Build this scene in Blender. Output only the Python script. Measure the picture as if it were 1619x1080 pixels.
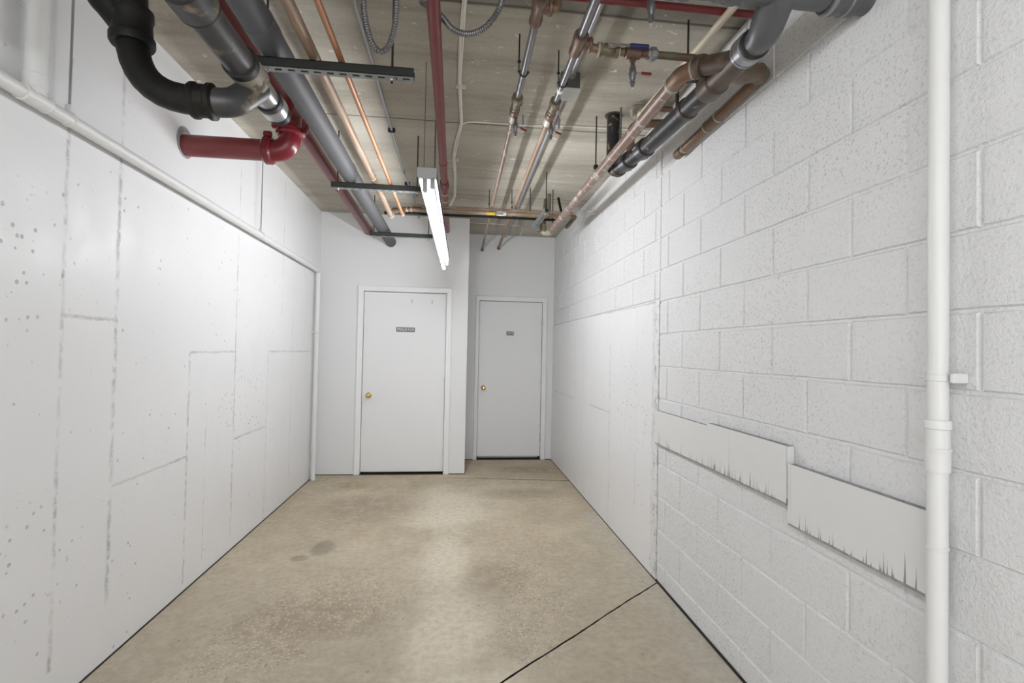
import bpy, math, random
from mathutils import Vector, Matrix
random.seed(7)
for _o in list(bpy.data.objects): bpy.data.objects.remove(_o)
SC = bpy.context.scene
COL = SC.collection

# ------------------------------------------------------------------ camera
F, YAW, PITCH, ROLL, EYE = 789.96, 0.11093, 0.01908, 0.01967, 1.42495
fw = Vector((math.sin(YAW)*math.cos(PITCH), math.cos(YAW)*math.cos(PITCH), math.sin(PITCH)))
rt0 = Vector((math.cos(YAW), -math.sin(YAW), 0)); up0 = rt0.cross(fw)
rt = rt0*math.cos(ROLL) + up0*math.sin(ROLL); up = up0*math.cos(ROLL) - rt0*math.sin(ROLL)
cd = bpy.data.cameras.new('camera'); cam = bpy.data.objects.new('camera', cd); COL.objects.link(cam)
cd.sensor_fit = 'HORIZONTAL'; cd.sensor_width = 36.0; cd.lens = F/1619*36.0
cd.clip_start = 0.02; cd.clip_end = 100
m = Matrix(((rt.x, up.x, -fw.x, 0), (rt.y, up.y, -fw.y, 0), (rt.z, up.z, -fw.z, EYE), (0, 0, 0, 1)))
cam.matrix_world = m
SC.camera = cam

# ------------------------------------------------------------------ light / exposure
w = bpy.data.worlds.new('world'); SC.world = w; w.use_nodes = True
w.node_tree.nodes['Background'].inputs[0].default_value = (0.95, 0.975, 1.0, 1)
w.node_tree.nodes['Background'].inputs[1].default_value = 0.9
SC.view_settings.view_transform = 'Standard'
SC.view_settings.look = 'None'
SC.view_settings.gamma = 1.0
SC.view_settings.use_curve_mapping = False
SC.view_settings.exposure = 1.94
TUBE = 35.0          # emission of the lit fluorescent tube
TUBE_ADDED = 17.0     # emission of the unseen lamp added behind the camera for the near walls
XL, XR, YF, YR, ZC, XP = -1.534, 1.277, 5.79, 6.54, 2.949, 0.124
YB = -2.6

# ------------------------------------------------------------------ node helpers
class NT:
    def __init__(s, name):
        s.m = bpy.data.materials.new(name); s.m.use_nodes = True
        s.t = s.m.node_tree; s.b = s.t.nodes['Principled BSDF']; s.out = s.t.nodes['Material Output']
        s.co = s.t.nodes.new('ShaderNodeTexCoord').outputs['Object']
    def n(s, typ, ins=None, **kw):
        nd = s.t.nodes.new(typ)
        for k, v in kw.items(): setattr(nd, k, v)
        for k, v in (ins or {}).items():
            if hasattr(v, 'is_output') or isinstance(v, bpy.types.NodeSocket): s.t.links.new(v, nd.inputs[k])
            else: nd.inputs[k].default_value = v
        return nd
    def math(s, op, a, b=0.0, c=0.0, clamp=False):
        nd = s.n('ShaderNodeMath', {0: a, 1: b, 2: c}, operation=op); nd.use_clamp = clamp
        return nd.outputs[0]
    def mr(s, v, a, b, c=0.0, d=1.0, smooth=True):
        nd = s.n('ShaderNodeMapRange', {'Value': v, 'From Min': a, 'From Max': b, 'To Min': c, 'To Max': d})
        nd.interpolation_type = 'SMOOTHSTEP' if smooth else 'LINEAR'; nd.clamp = True
        return nd.outputs[0]
    def noise(s, sc, det=3.0, rough=0.55, vec=None, dist=0.0):
        return s.n('ShaderNodeTexNoise', {'Vector': vec or s.co, 'Scale': sc, 'Detail': det, 'Roughness': rough, 'Distortion': dist}).outputs['Fac']
    def scaled(s, v):
        return s.n('ShaderNodeMapping', {'Vector': s.co, 'Scale': v}).outputs[0]
    def mix(s, f, a, b):
        nd = s.n('ShaderNodeMix', data_type='RGBA')
        for i, v in ((0, f), (6, a), (7, b)):
            if isinstance(v, bpy.types.NodeSocket): s.t.links.new(v, nd.inputs[i])
            elif i == 0: nd.inputs[0].default_value = v
            else: nd.inputs[i].default_value = (*v, 1)
        return nd.outputs[2]
    def xyz(s):
        o = s.n('ShaderNodeSeparateXYZ', {0: s.co}).outputs; return o[0], o[1], o[2]
    def bump(s, h, strength, dist, prev=None):
        ins = {'Height': h, 'Strength': strength, 'Distance': dist}
        if prev: ins['Normal'] = prev
        return s.n('ShaderNodeBump', ins).outputs[0]
    def set(s, color=None, rough=None, metal=None, normal=None, spec=None):
        for k, v in (('Base Color', color), ('Roughness', rough), ('Metallic', metal), ('Normal', normal), ('Specular IOR Level', spec)):
            if v is None: continue
            if isinstance(v, bpy.types.NodeSocket): s.t.links.new(v, s.b.inputs[k])
            elif k == 'Base Color': s.b.inputs[k].default_value = (*v, 1)
            else: s.b.inputs[k].default_value = v
        return s.m
    def add(s, ms):
        r = ms[0]
        for q in ms[1:]: r = s.math('MAXIMUM', r, q)
        return r
    # irregular line along axis a (coordinate A = a0), running over coordinate B from b0 to b1
    def seg(s, A, B, a0, b0, b1, wd, wob, slope=0.0):
        q = s.math('SUBTRACT', A, a0)
        if slope: q = s.math('SUBTRACT', q, s.math('MULTIPLY', s.math('SUBTRACT', B, b0), slope))
        q = s.math('ABSOLUTE', s.math('ADD', q, wob))
        lim = s.math('MULTIPLY', s.math('GREATER_THAN', B, b0), s.math('LESS_THAN', B, b1))
        return s.math('MULTIPLY', s.mr(q, 0.0, wd, 1.0, 0.0), lim)
    def blob(s, X, Y, cx, cy, rx, ry, n=None, amp=0.5, soft=0.6):
        a = s.math('POWER', s.math('DIVIDE', s.math('SUBTRACT', X, cx), rx), 2.0)
        b = s.math('POWER', s.math('DIVIDE', s.math('SUBTRACT', Y, cy), ry), 2.0)
        d = s.math('SQRT', s.math('ADD', a, b))
        if n is not None: d = s.math('ADD', d, s.math('MULTIPLY', s.math('SUBTRACT', n, 0.5), amp*2))
        return s.mr(d, 1-soft, 1+soft*0.5, 1.0, 0.0)

DEPTH = 0.78      # overall darkness of bare metal, enamel and plastic
def deep(c): return tuple(x*DEPTH for x in c) if max(c) < 0.6 else c
def simple(name, col, rough=0.5, metal=0.0, var=0.12, sc=14.0, bump=0.0, bsc=80.0, spec=None):
    col = deep(col)
    t = NT(name); n = t.noise(sc, 4)
    c = t.mix(n, tuple(max(0, x*(1-var)) for x in col), tuple(min(1, x*(1+var)) for x in col))
    nrm = t.bump(t.noise(bsc, 3), 0.5, bump) if bump else None
    return t.set(c, rough, metal, nrm, spec)
def spotted(name, col, spot, rough=0.45, metal=0.0, lo=0.6, hi=0.7, sc=22.0, var=0.2, bump=0.0006, stretch=(1, 1, 1), r2=None):
    col = deep(col); spot = deep(spot)
    t = NT(name); n = t.noise(9, 4)
    c = t.mix(n, tuple(x*(1-var) for x in col), tuple(x*(1+var) for x in col))
    k = t.mr(t.noise(sc, 4, 0.6, t.scaled(stretch)), lo, hi)
    c = t.mix(k, c, spot)
    rr = t.mr(k, 0, 1, rough, r2 if r2 is not None else min(1, rough+0.3), False)
    return t.set(c, rr, metal, t.bump(t.noise(60, 4), 0.6, bump))

M = {}
M['paint'] = simple('white_wall_paint', (0.74, 0.745, 0.75), 0.55, var=0.02, sc=3, bump=0.0006, bsc=90)
M['door_paint'] = simple('white_door_paint', (0.76, 0.765, 0.77), 0.42, var=0.015, sc=2, bump=0.0002, bsc=120)
M['casing_paint'] = simple('white_casing_paint', (0.80, 0.80, 0.80), 0.38, var=0.015, sc=2)
M['pipe_paint'] = simple('white_pipe_paint', (0.71, 0.71, 0.70), 0.42, var=0.03, sc=12, bump=0.0004, bsc=50)
M['black_gap'] = simple('dark_joint_filler', (0.03, 0.024, 0.018), 0.9)
M['cast_iron'] = spotted('cast_iron', (0.036, 0.036, 0.039), (0.34, 0.245, 0.16), 0.42, 0.25, 0.60, 0.65, 20, 0.25)
M['cast_grime'] = spotted('grimy_cast_iron', (0.085, 0.084, 0.087), (0.36, 0.28, 0.19), 0.40, 0.3, 0.57, 0.70, 9, 0.35, 0.0005)
M['cast_dark'] = spotted('dark_cast_iron', (0.011, 0.0105, 0.010), (0.030, 0.024, 0.018), 0.5, 0.0, 0.55, 0.7, 12, 0.3)
M['cast_dark'].node_tree.nodes['Principled BSDF'].inputs['Specular IOR Level'].default_value = 0.25
M['cast_grey'] = spotted('grey_cast_iron', (0.15, 0.152, 0.158), (0.29, 0.25, 0.21), 0.40, 0.4, 0.62, 0.75, 9, 0.3, 0.0012)
M['cast_brown'] = spotted('rusted_brown_iron', (0.105, 0.075, 0.056), (0.20, 0.15, 0.11), 0.45, 0.3, 0.5, 0.72, 9, 0.3)
M['rubber'] = simple('black_rubber', (0.018, 0.018, 0.019), 0.55)
M['band'] = simple('steel_band', (0.42, 0.43, 0.45), 0.30, 0.85, var=0.2)
M['band_dark'] = simple('dark_steel_band', (0.10, 0.10, 0.105), 0.35, 0.4, var=0.2)
M['band_dirty'] = spotted('dirty_band', (0.36, 0.33, 0.27), (0.19, 0.155, 0.11), 0.6, 0.15, 0.5, 0.62, 26, 0.2)
M['chrome'] = simple('bright_steel', (0.52, 0.53, 0.55), 0.30, 0.8, var=0.15)
M['insul'] = simple('grey_foam_insulation', (0.105, 0.105, 0.112), 0.62, var=0.12, sc=5, bump=0.0008, bsc=30)
M['red'] = simple('dark_red_paint', (0.235, 0.040, 0.042), 0.34, var=0.15, sc=8)
M['red_bright'] = simple('glossy_red_paint', (0.20, 0.016, 0.026), 0.26, var=0.15, sc=8)
M['copper_tan'] = spotted('aged_tan_copper', (0.36, 0.245, 0.16), (0.45, 0.36, 0.28), 0.5, 0.25, 0.45, 0.65, 7, 0.15, 0.0002, (1, .25, 1))
M['copper_or'] = spotted('bright_orange_copper', (0.50, 0.23, 0.11), (0.40, 0.22, 0.13), 0.45, 0.35, 0.5, 0.65, 7, 0.15, 0.0002, (1, .25, 1))
M['copper_pink'] = spotted('pale_residue_copper', (0.31, 0.215, 0.170), (0.56, 0.52, 0.49), 0.40, 0.3, 0.55, 0.60, 19, 0.15, 0.0003)
M['copper_br'] = spotted('brown_copper', (0.26, 0.155, 0.105), (0.31, 0.24, 0.15), 0.42, 0.4, 0.52, 0.7, 9, 0.2, 0.0003)
M['copper_old'] = spotted('greenish_brown_copper', (0.21, 0.135, 0.09), (0.20, 0.21, 0.15), 0.45, 0.35, 0.5, 0.62, 10, 0.2, 0.0003)
M['solder'] = spotted('pale_solder_flux', (0.50, 0.46, 0.37), (0.34, 0.42, 0.36), 0.5, 0.2, 0.55, 0.66, 30, 0.15)
M['brass_old'] = spotted('old_brass', (0.20, 0.165, 0.10), (0.30, 0.26, 0.18), 0.45, 0.4, 0.5, 0.65, 30, 0.2)
M['fitting_br'] = spotted('brown_fitting', (0.20, 0.125, 0.09), (0.26, 0.17, 0.12), 0.42, 0.3, 0.5, 0.7, 16, 0.15)
M['galv'] = spotted('galvanised_steel', (0.34, 0.345, 0.35), (0.46, 0.46, 0.45), 0.36, 0.6, 0.5, 0.6, 18, 0.12, 0.0001)
M['galv_dark'] = simple('dull_steel_pipe', (0.25, 0.25, 0.26), 0.33, 0.6, var=0.18, sc=10)
M['emt'] = simple('pale_steel_conduit', (0.50, 0.51, 0.54), 0.36, 0.6, var=0.08)
M['flex'] = simple('spiral_steel_conduit', (0.25, 0.25, 0.255), 0.38, 0.6, var=0.15)
M['pvc'] = simple('cream_plastic_pipe', (0.60, 0.53, 0.40), 0.36, var=0.05)
M['pvc_old'] = simple('dirty_cream_fitting', (0.36, 0.32, 0.24), 0.42, var=0.12)
M['strut'] = simple('dark_green_grey_channel', (0.022, 0.026, 0.022), 0.6, 0.0, var=0.2, sc=20)
M['strut_lit'] = simple('lit_channel_face', (0.30, 0.32, 0.31), 0.4, 0.4, var=0.1)  # underside of the dark channels, lamp light put into a paler grey
M['strut_galv'] = simple('galvanised_channel', (0.27, 0.30, 0.295), 0.42, 0.5, var=0.12)
M['rod'] = simple('dark_threaded_rod', (0.035, 0.032, 0.028), 0.5, 0.3, bump=0.0006, bsc=300)
M['rod_grey'] = simple('grey_rod', (0.22, 0.22, 0.21), 0.45, 0.5)
M['rod_pale'] = simple('greyed_painted_rod', (0.36, 0.36, 0.355), 0.5)
M['nut'] = simple('zinc_nut', (0.50, 0.49, 0.44), 0.32, 0.7)
M['cable'] = simple('white_cable_sheath', (0.80, 0.78, 0.73), 0.45, var=0.05)
M['blue'] = simple('blue_vinyl_grip', (0.018, 0.025, 0.12), 0.35)
M['redgrip'] = simple('red_vinyl_grip', (0.25, 0.018, 0.014), 0.4)
M['yellow'] = simple('yellow_vinyl_grip', (0.62, 0.47, 0.02), 0.4)
M['white_nut'] = simple('pale_fitting', (0.62, 0.60, 0.54), 0.4, 0.2)
M['fixture'] = simple('white_enamel', (0.50, 0.505, 0.51), 0.35, 0.1, var=0.04)
M['fixture_in'] = simple('polished_reflector', (0.15, 0.154, 0.158), 0.9, 0.0, var=0.04)
M['box_dark'] = simple('grey_box_steel', (0.15, 0.15, 0.145), 0.45, 0.4)
M['box_white'] = simple('pale_box_cover', (0.62, 0.62, 0.62), 0.45, 0.1)
M['brass'] = simple('polished_brass', (0.62, 0.46, 0.17), 0.18, 0.95, var=0.1)
M['sign'] = simple('grey_sign_plate', (0.11, 0.12, 0.115), 0.4)
M['letters'] = simple('pale_sign_letters', (0.60, 0.60, 0.58), 0.5)
M['foam'] = spotted('bare_grey_board', (0.42, 0.415, 0.41), (0.33, 0.325, 0.32), 0.8, 0, 0.45, 0.6, 40, 0.1)
M['hinge'] = simple('painted_hinge', (0.50, 0.50, 0.50), 0.4, 0.3)
M['tag_paper'] = simple('cream_label_paper', (0.66, 0.58, 0.36), 0.6)

def tube_mat(name, e):
    t = NT(name)
    em = t.n('ShaderNodeEmission', {'Color': (0.945, 0.962, 1.0, 1), 'Strength': e})
    t.t.links.new(em.outputs[0], t.out.inputs['Surface']); return t.m
M['tube'] = tube_mat('lit_fluorescent_tube', TUBE)
M['tube_added'] = tube_mat('added_fluorescent_tube', TUBE_ADDED)

def mat_block():
    t = NT('painted_block'); X, Y, Z = t.xyz()
    patch = t.mr(t.noise(1.3, 2), 0.35, 0.62)
    n1 = t.noise(95, 4, 0.62); n2 = t.noise(7, 3)
    c = t.mix(n2, (0.715, 0.72, 0.725), (0.77, 0.77, 0.77))
    pit = t.mr(n1, 0.54, 0.66)
    c = t.mix(t.math('MULTIPLY', pit, t.mr(patch, 0, 1, 0.22, 0.55)), c, (0.38, 0.38, 0.37))
    b = t.bump(n1, 1.0, 0.0048)
    b = t.bump(t.noise(300, 2), 0.3, 0.0012, b)
    return t.set(c, 0.5, 0, b)
M['block'] = mat_block()

def mat_concrete_wall(name, vs, hs, pits, dirt=1.0):
    t = NT(name); X, Y, Z = t.xyz()
    wob = t.math('MULTIPLY', t.math('SUBTRACT', t.noise(9, 4, 0.7), 0.5), 0.022)
    brk = t.mr(t.noise(22, 5, 0.75), 0.40, 0.58); brk2 = t.mr(t.noise(5, 2), 0.30, 0.60, 0.25, 1.0)
    brk = t.math('MULTIPLY', brk, brk2)
    lines = [t.seg(Y, Z, y, z0, z1, wd, wob) for (y, z0, z1, wd) in vs]
    hl = [t.seg(Z, Y, z, y0, y1, wd, wob, sl) for (z, y0, y1, wd, sl) in hs]
    L = t.math('MULTIPLY', t.add(lines), brk)
    H = t.math('MULTIPLY', t.add(hl), t.mr(brk, 0, 1, 0.45, 1.0))
    LH = t.math('MAXIMUM', L, H)
    vor = t.n('ShaderNodeTexVoronoi', {'Vector': t.co, 'Scale': 13.0}).outputs['Distance']
    sel = t.mr(t.noise(4.5, 3), 0.46, 0.58)
    pit = t.math('MULTIPLY', t.mr(vor, 0.05, 0.115, 1.0, 0.0), sel)
    vor2 = t.n('ShaderNodeTexVoronoi', {'Vector': t.co, 'Scale': 38.0}).outputs['Distance']
    pit2 = t.math('MULTIPLY', t.mr(vor2, 0.06, 0.16, 1.0, 0.0), t.mr(t.noise(6.5, 3), 0.56, 0.66))
    ps = [pit, t.math('MULTIPLY', pit2, 0.7)]
    for (cy, cz, ry, rz) in pits:
        ps.append(t.math('MULTIPLY', t.mr(t.n('ShaderNodeTexVoronoi', {'Vector': t.co, 'Scale': 21.0}).outputs['Distance'], 0.10, 0.19, 1.0, 0.0), t.blob(Y, Z, cy, cz, ry, rz)))
    P = t.add(ps)
    c = t.mix(t.noise(2.2, 4), (0.725, 0.73, 0.735), (0.785, 0.785, 0.785))
    c = t.mix(t.math('MULTIPLY', LH, 0.75*dirt), c, (0.36, 0.36, 0.355))
    c = t.mix(t.math('MULTIPLY', P, 0.70), c, (0.34, 0.34, 0.33))
    h = t.math('SUBTRACT', t.math('MULTIPLY', t.noise(28, 4), 0.35), t.math('ADD', t.math('MULTIPLY', LH, 0.8), P))
    b = t.bump(h, 0.8, 0.003)
    b = t.bump(t.noise(3.0, 3), 0.5, 0.014, b)
    return t.set(c, t.mr(t.noise(6, 2), 0.3, 0.7, 0.36, 0.5), 0, b)
M['conc_left'] = mat_concrete_wall('painted_poured_concrete',
    [(2.135, 0.15, 2.55, .016), (2.447, 0.25, 2.9, .020), (3.088, 0.05, 1.375, .016), (3.69, 0.1, 2.2, .015), (4.30, 0.0, 1.38, .012),
     (1.55, 0, 2.9, .012), (4.9, 0.2, 2.0, .008), (3.3, .1, 1.0, .006), (4.6, 1.7, 2.9, .010), (3.70, 2.2, 2.9, .010)],
    [(1.528, 2.13, 2.46, .014, 0), (1.381, 3.09, 3.69, .011, 0), (1.380, 4.31, 5.48, .011, 0), (0.776, 2.46, 3.09, .011, 0), (0.77, 3.70, 4.28, .011, 0)],
    [(1.95, 1.7, 0.3, 0.3), (2.05, 0.6, 0.25, 0.25), (3.9, 1.0, .5, .35)])
M['conc_right'] = mat_concrete_wall('painted_poured_concrete_low',
    [(4.035, 0.0, 1.55, .014), (3.43, 0.3, 1.70, .008), (3.13, 0.05, 1.76, .012), (5.27, 0.93, 1.72, .008), (4.9, .93, 1.6, .006), (5.6, 1.0, 1.7, .006)],
    [(0.93, 4.03, 4.66, .010, 0), (0.925, 5.29, 6.4, .010, 0), (1.755, 3.05, 6.5, .012, .012)],
    [(3.62, 1.12, 0.36, 0.34), (3.3, 1.0, .2, .3)], 0.9)

def mat_edge():
    t = NT('rough_painted_edge'); n = t.noise(24, 5, 0.7)
    c = t.mix(t.mr(n, 0.5, 0.62), (0.74, 0.74, 0.74), (0.46, 0.455, 0.44))
    return t.set(c, 0.6, 0, t.bump(n, 0.9, 0.010))
M['edge'] = mat_edge()

def mat_floor():
    t = NT('bare_concrete_floor'); X, Y, Z = t.xyz()
    big = t.noise(1.1, 4, 0.6); med = t.noise(3.4, 5, 0.62); fine = t.noise(26, 5, 0.65); vf = t.noise(120, 3)
    c = t.mix(t.mr(big, 0.33, 0.66), (0.480, 0.400, 0.285), (0.630, 0.540, 0.400))
    c = t.mix(t.mr(med, 0.40, 0.68, 0, 0.8), c, (0.46, 0.395, 0.295))
    # greyer towards the slab in front of the diagonal joint
    grey = t.mr(t.math('ADD', Y, t.math('MULTIPLY', t.math('SUBTRACT', med, .5), 1.6)), 2.3, 4.4, 0.75, 0.0)
    c = t.mix(grey, c, (0.44, 0.385, 0.305))
    # pale stripe down the middle
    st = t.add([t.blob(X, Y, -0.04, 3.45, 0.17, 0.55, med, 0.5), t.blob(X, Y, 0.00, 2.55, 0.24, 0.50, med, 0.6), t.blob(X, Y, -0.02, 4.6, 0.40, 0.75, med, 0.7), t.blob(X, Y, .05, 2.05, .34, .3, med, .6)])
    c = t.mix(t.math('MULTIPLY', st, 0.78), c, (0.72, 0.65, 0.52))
    edge = t.mr(t.math('ADD', X, t.math('MULTIPLY', t.math('SUBTRACT', med, .5), 0.35)), 1.02, 1.22)
    c = t.mix(t.math('MULTIPLY', edge, t.math('MULTIPLY', t.math('LESS_THAN', Y, 4.4), 0.5)), c, (0.55, 0.53, 0.47))
    # brownish darker zones
    dz = t.add([t.blob(X, Y, 0.30, 3.15, 0.22, 0.28, med, 0.7), t.blob(X, Y, -0.72, 2.75, 0.40, 0.30, med, 0.7), t.blob(X, Y, -.75, 4.6, .5, .4, med, .8), t.blob(X, Y, 0.85, 6.0, .4, .22, med, .6), t.blob(X, Y, .75, 5.0, .4, .2, med, .8)])
    c = t.mix(t.math('MULTIPLY', dz, 0.62), c, (0.335, 0.275, 0.200))
    stain = t.add([t.blob(X, Y, -0.915, 3.70, 0.085, 0.15, med, 0.35, 0.4), t.blob(X, Y, -1.02, 3.53, 0.06, 0.05, med, 0.3, 0.4)])
    c = t.mix(t.math('MULTIPLY', stain, 0.55), c, (0.20, 0.175, 0.145))
    rust = t.blob(X, Y, -1.05, 5.35, 0.20, 0.16, med, 0.8)
    c = t.mix(t.math('MULTIPLY', rust, 0.45), c, (0.35, 0.24, 0.11))
    c = t.mix(t.mr(fine, 0.35, 0.7, 0, 0.34), c, (0.25, 0.225, 0.185))
    c = t.mix(t.mr(t.noise(9, 5, .7), 0.45, 0.7, 0, 0.35), c, (0.62, 0.57, 0.46))
    # exposed aggregate
    vo = t.n('ShaderNodeTexVoronoi', {'Vector': t.co, 'Scale': 60.0}); vd = vo.outputs['Distance']
    rnd = t.n('ShaderNodeSeparateColor', {0: vo.outputs['Color']}).outputs
    zone = t.add([t.blob(X, Y, 0.52, 3.15, 0.28, 0.75, med, 0.6), t.blob(X, Y, 0.62, 3.75, 0.16, 0.35, med, 0.5), t.blob(X, Y, -0.62, 2.95, 0.50, 0.45, med, 0.7), t.blob(X, Y, -0.95, 2.5, 0.35, 0.4, med, 0.7), t.blob(X, Y, .38, 2.6, .22, .35, med, .5)])
    ag = t.math('MULTIPLY', t.mr(vd, 0.25, 0.50, 1, 0), t.math('MULTIPLY', zone, t.math('GREATER_THAN', rnd[0], 0.45)))
    agl = t.math('MULTIPLY', t.mr(vd, 0.2, 0.45, 1, 0), t.math('MULTIPLY', zone, t.math('LESS_THAN', rnd[0], 0.22)))
    c = t.mix(t.math('MULTIPLY', ag, 0.62), c, (0.66, 0.56, 0.40))
    c = t.mix(t.math('MULTIPLY', agl, 0.7), c, (0.24, 0.20, 0.16))
    # a few dark specks
    v3 = t.n('ShaderNodeTexVoronoi', {'Vector': t.co, 'Scale': 5.5}).outputs['Distance']
    c = t.mix(t.math('MULTIPLY', t.mr(v3, 0.025, 0.05, 1, 0), 0.6), c, (0.13, 0.115, 0.10))
    # hairline crack near the doors
    wob = t.math('MULTIPLY', t.math('SUBTRACT', t.noise(4, 4), 0.5), 0.12)
    cr = t.math('MULTIPLY', t.seg(Y, X, 5.66, -0.35, 1.28, 0.032, wob, -0.12), t.mr(X, -.3, 1.0, 0.3, 1.0))
    c = t.mix(t.math('MULTIPLY', cr, 0.8), c, (0.10, 0.085, 0.06))
    h = t.math('SUBTRACT', t.math('ADD', t.math('MULTIPLY', fine, 0.5), t.math('MULTIPLY', t.math('MULTIPLY', zone, vd), 1.2)), cr)
    b = t.bump(h, 0.6, 0.0022)
    return t.set(c, t.mr(med, 0.3, 0.7, 0.70, 0.85), 0, b, 0.12)
M['floor'] = mat_floor()

def mat_ceiling():
    t = NT('bare_board_formed_concrete'); X, Y, Z = t.xyz()
    st = t.scaled((0.35, 2.2, 1)); s1 = t.noise(1.7, 5, 0.6, st); s2 = t.noise(7, 5, 0.65, st); fine = t.noise(70, 4, 0.7)
    c = t.mix(t.mr(s1, 0.36, 0.64), (0.325, 0.295, 0.240), (0.455, 0.420, 0.350))
    c = t.mix(t.mr(s2, 0.35, 0.7, 0, 0.5), c, (0.50, 0.465, 0.395))
    c = t.mix(t.mr(fine, 0.45, 0.75, 0, 0.35), c, (0.215, 0.195, 0.160))
    # lighter bands and white scratches
    for (y, hw, k) in ((3.62, .16, .40), (4.50, .16, .30), (5.3, .2, .2), (2.3, .10, .2), (6.3, .2, .2)):
        q = t.math('ABSOLUTE', t.math('ADD', t.math('SUBTRACT', Y, y), t.math('MULTIPLY', t.math('SUBTRACT', s1, .5), .5)))
        c = t.mix(t.math('MULTIPLY', t.mr(q, hw*.2, hw*1.4, 1, 0), k), c, (0.63, 0.60, 0.52))
    ln = t.noise(6.0, 2, 0.5, None, 1.2)
    scr = t.math('MULTIPLY', t.mr(t.math('ABSOLUTE', t.math('SUBTRACT', ln, 0.5)), 0.004, 0.012, 1, 0), t.mr(t.noise(13, 3), 0.58, 0.64))
    c = t.mix(t.math('MULTIPLY', scr, 0.8), c, (0.75, 0.72, 0.65))
    wob = t.math('MULTIPLY', t.math('SUBTRACT', t.noise(3, 4), 0.5), 0.03)
    lines = t.add([t.seg(Y, X, 2.17, -2, 2, .016, wob), t.seg(Y, X, 3.345, -2, 2, .012, wob), t.seg(Y, X, 4.9, -2, 2, .008, wob), t.seg(Y, X, 6.0, -2, 2, .012, wob), t.seg(Y, X, 1.2, -2, 2, .02, wob)])
    dk = t.mr(t.math('ABSOLUTE', t.math('SUBTRACT', Y, 2.13)), 0.035, 0.055, 1, 0)
    c = t.mix(t.math('MULTIPLY', dk, 0.45), c, (0.085, 0.085, 0.075))
    c = t.mix(t.math('MULTIPLY', lines, 0.8), c, (0.05, 0.05, 0.04))
    h = t.math('ADD', t.math('MULTIPLY', s2, 1.0), t.math('SUBTRACT', t.math('MULTIPLY', fine, 0.4), t.math('MULTIPLY', lines, 1.5)))
    return t.set(c, 0.8, 0, t.bump(h, 0.7, 0.004))
M['ceiling'] = mat_ceiling()

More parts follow.
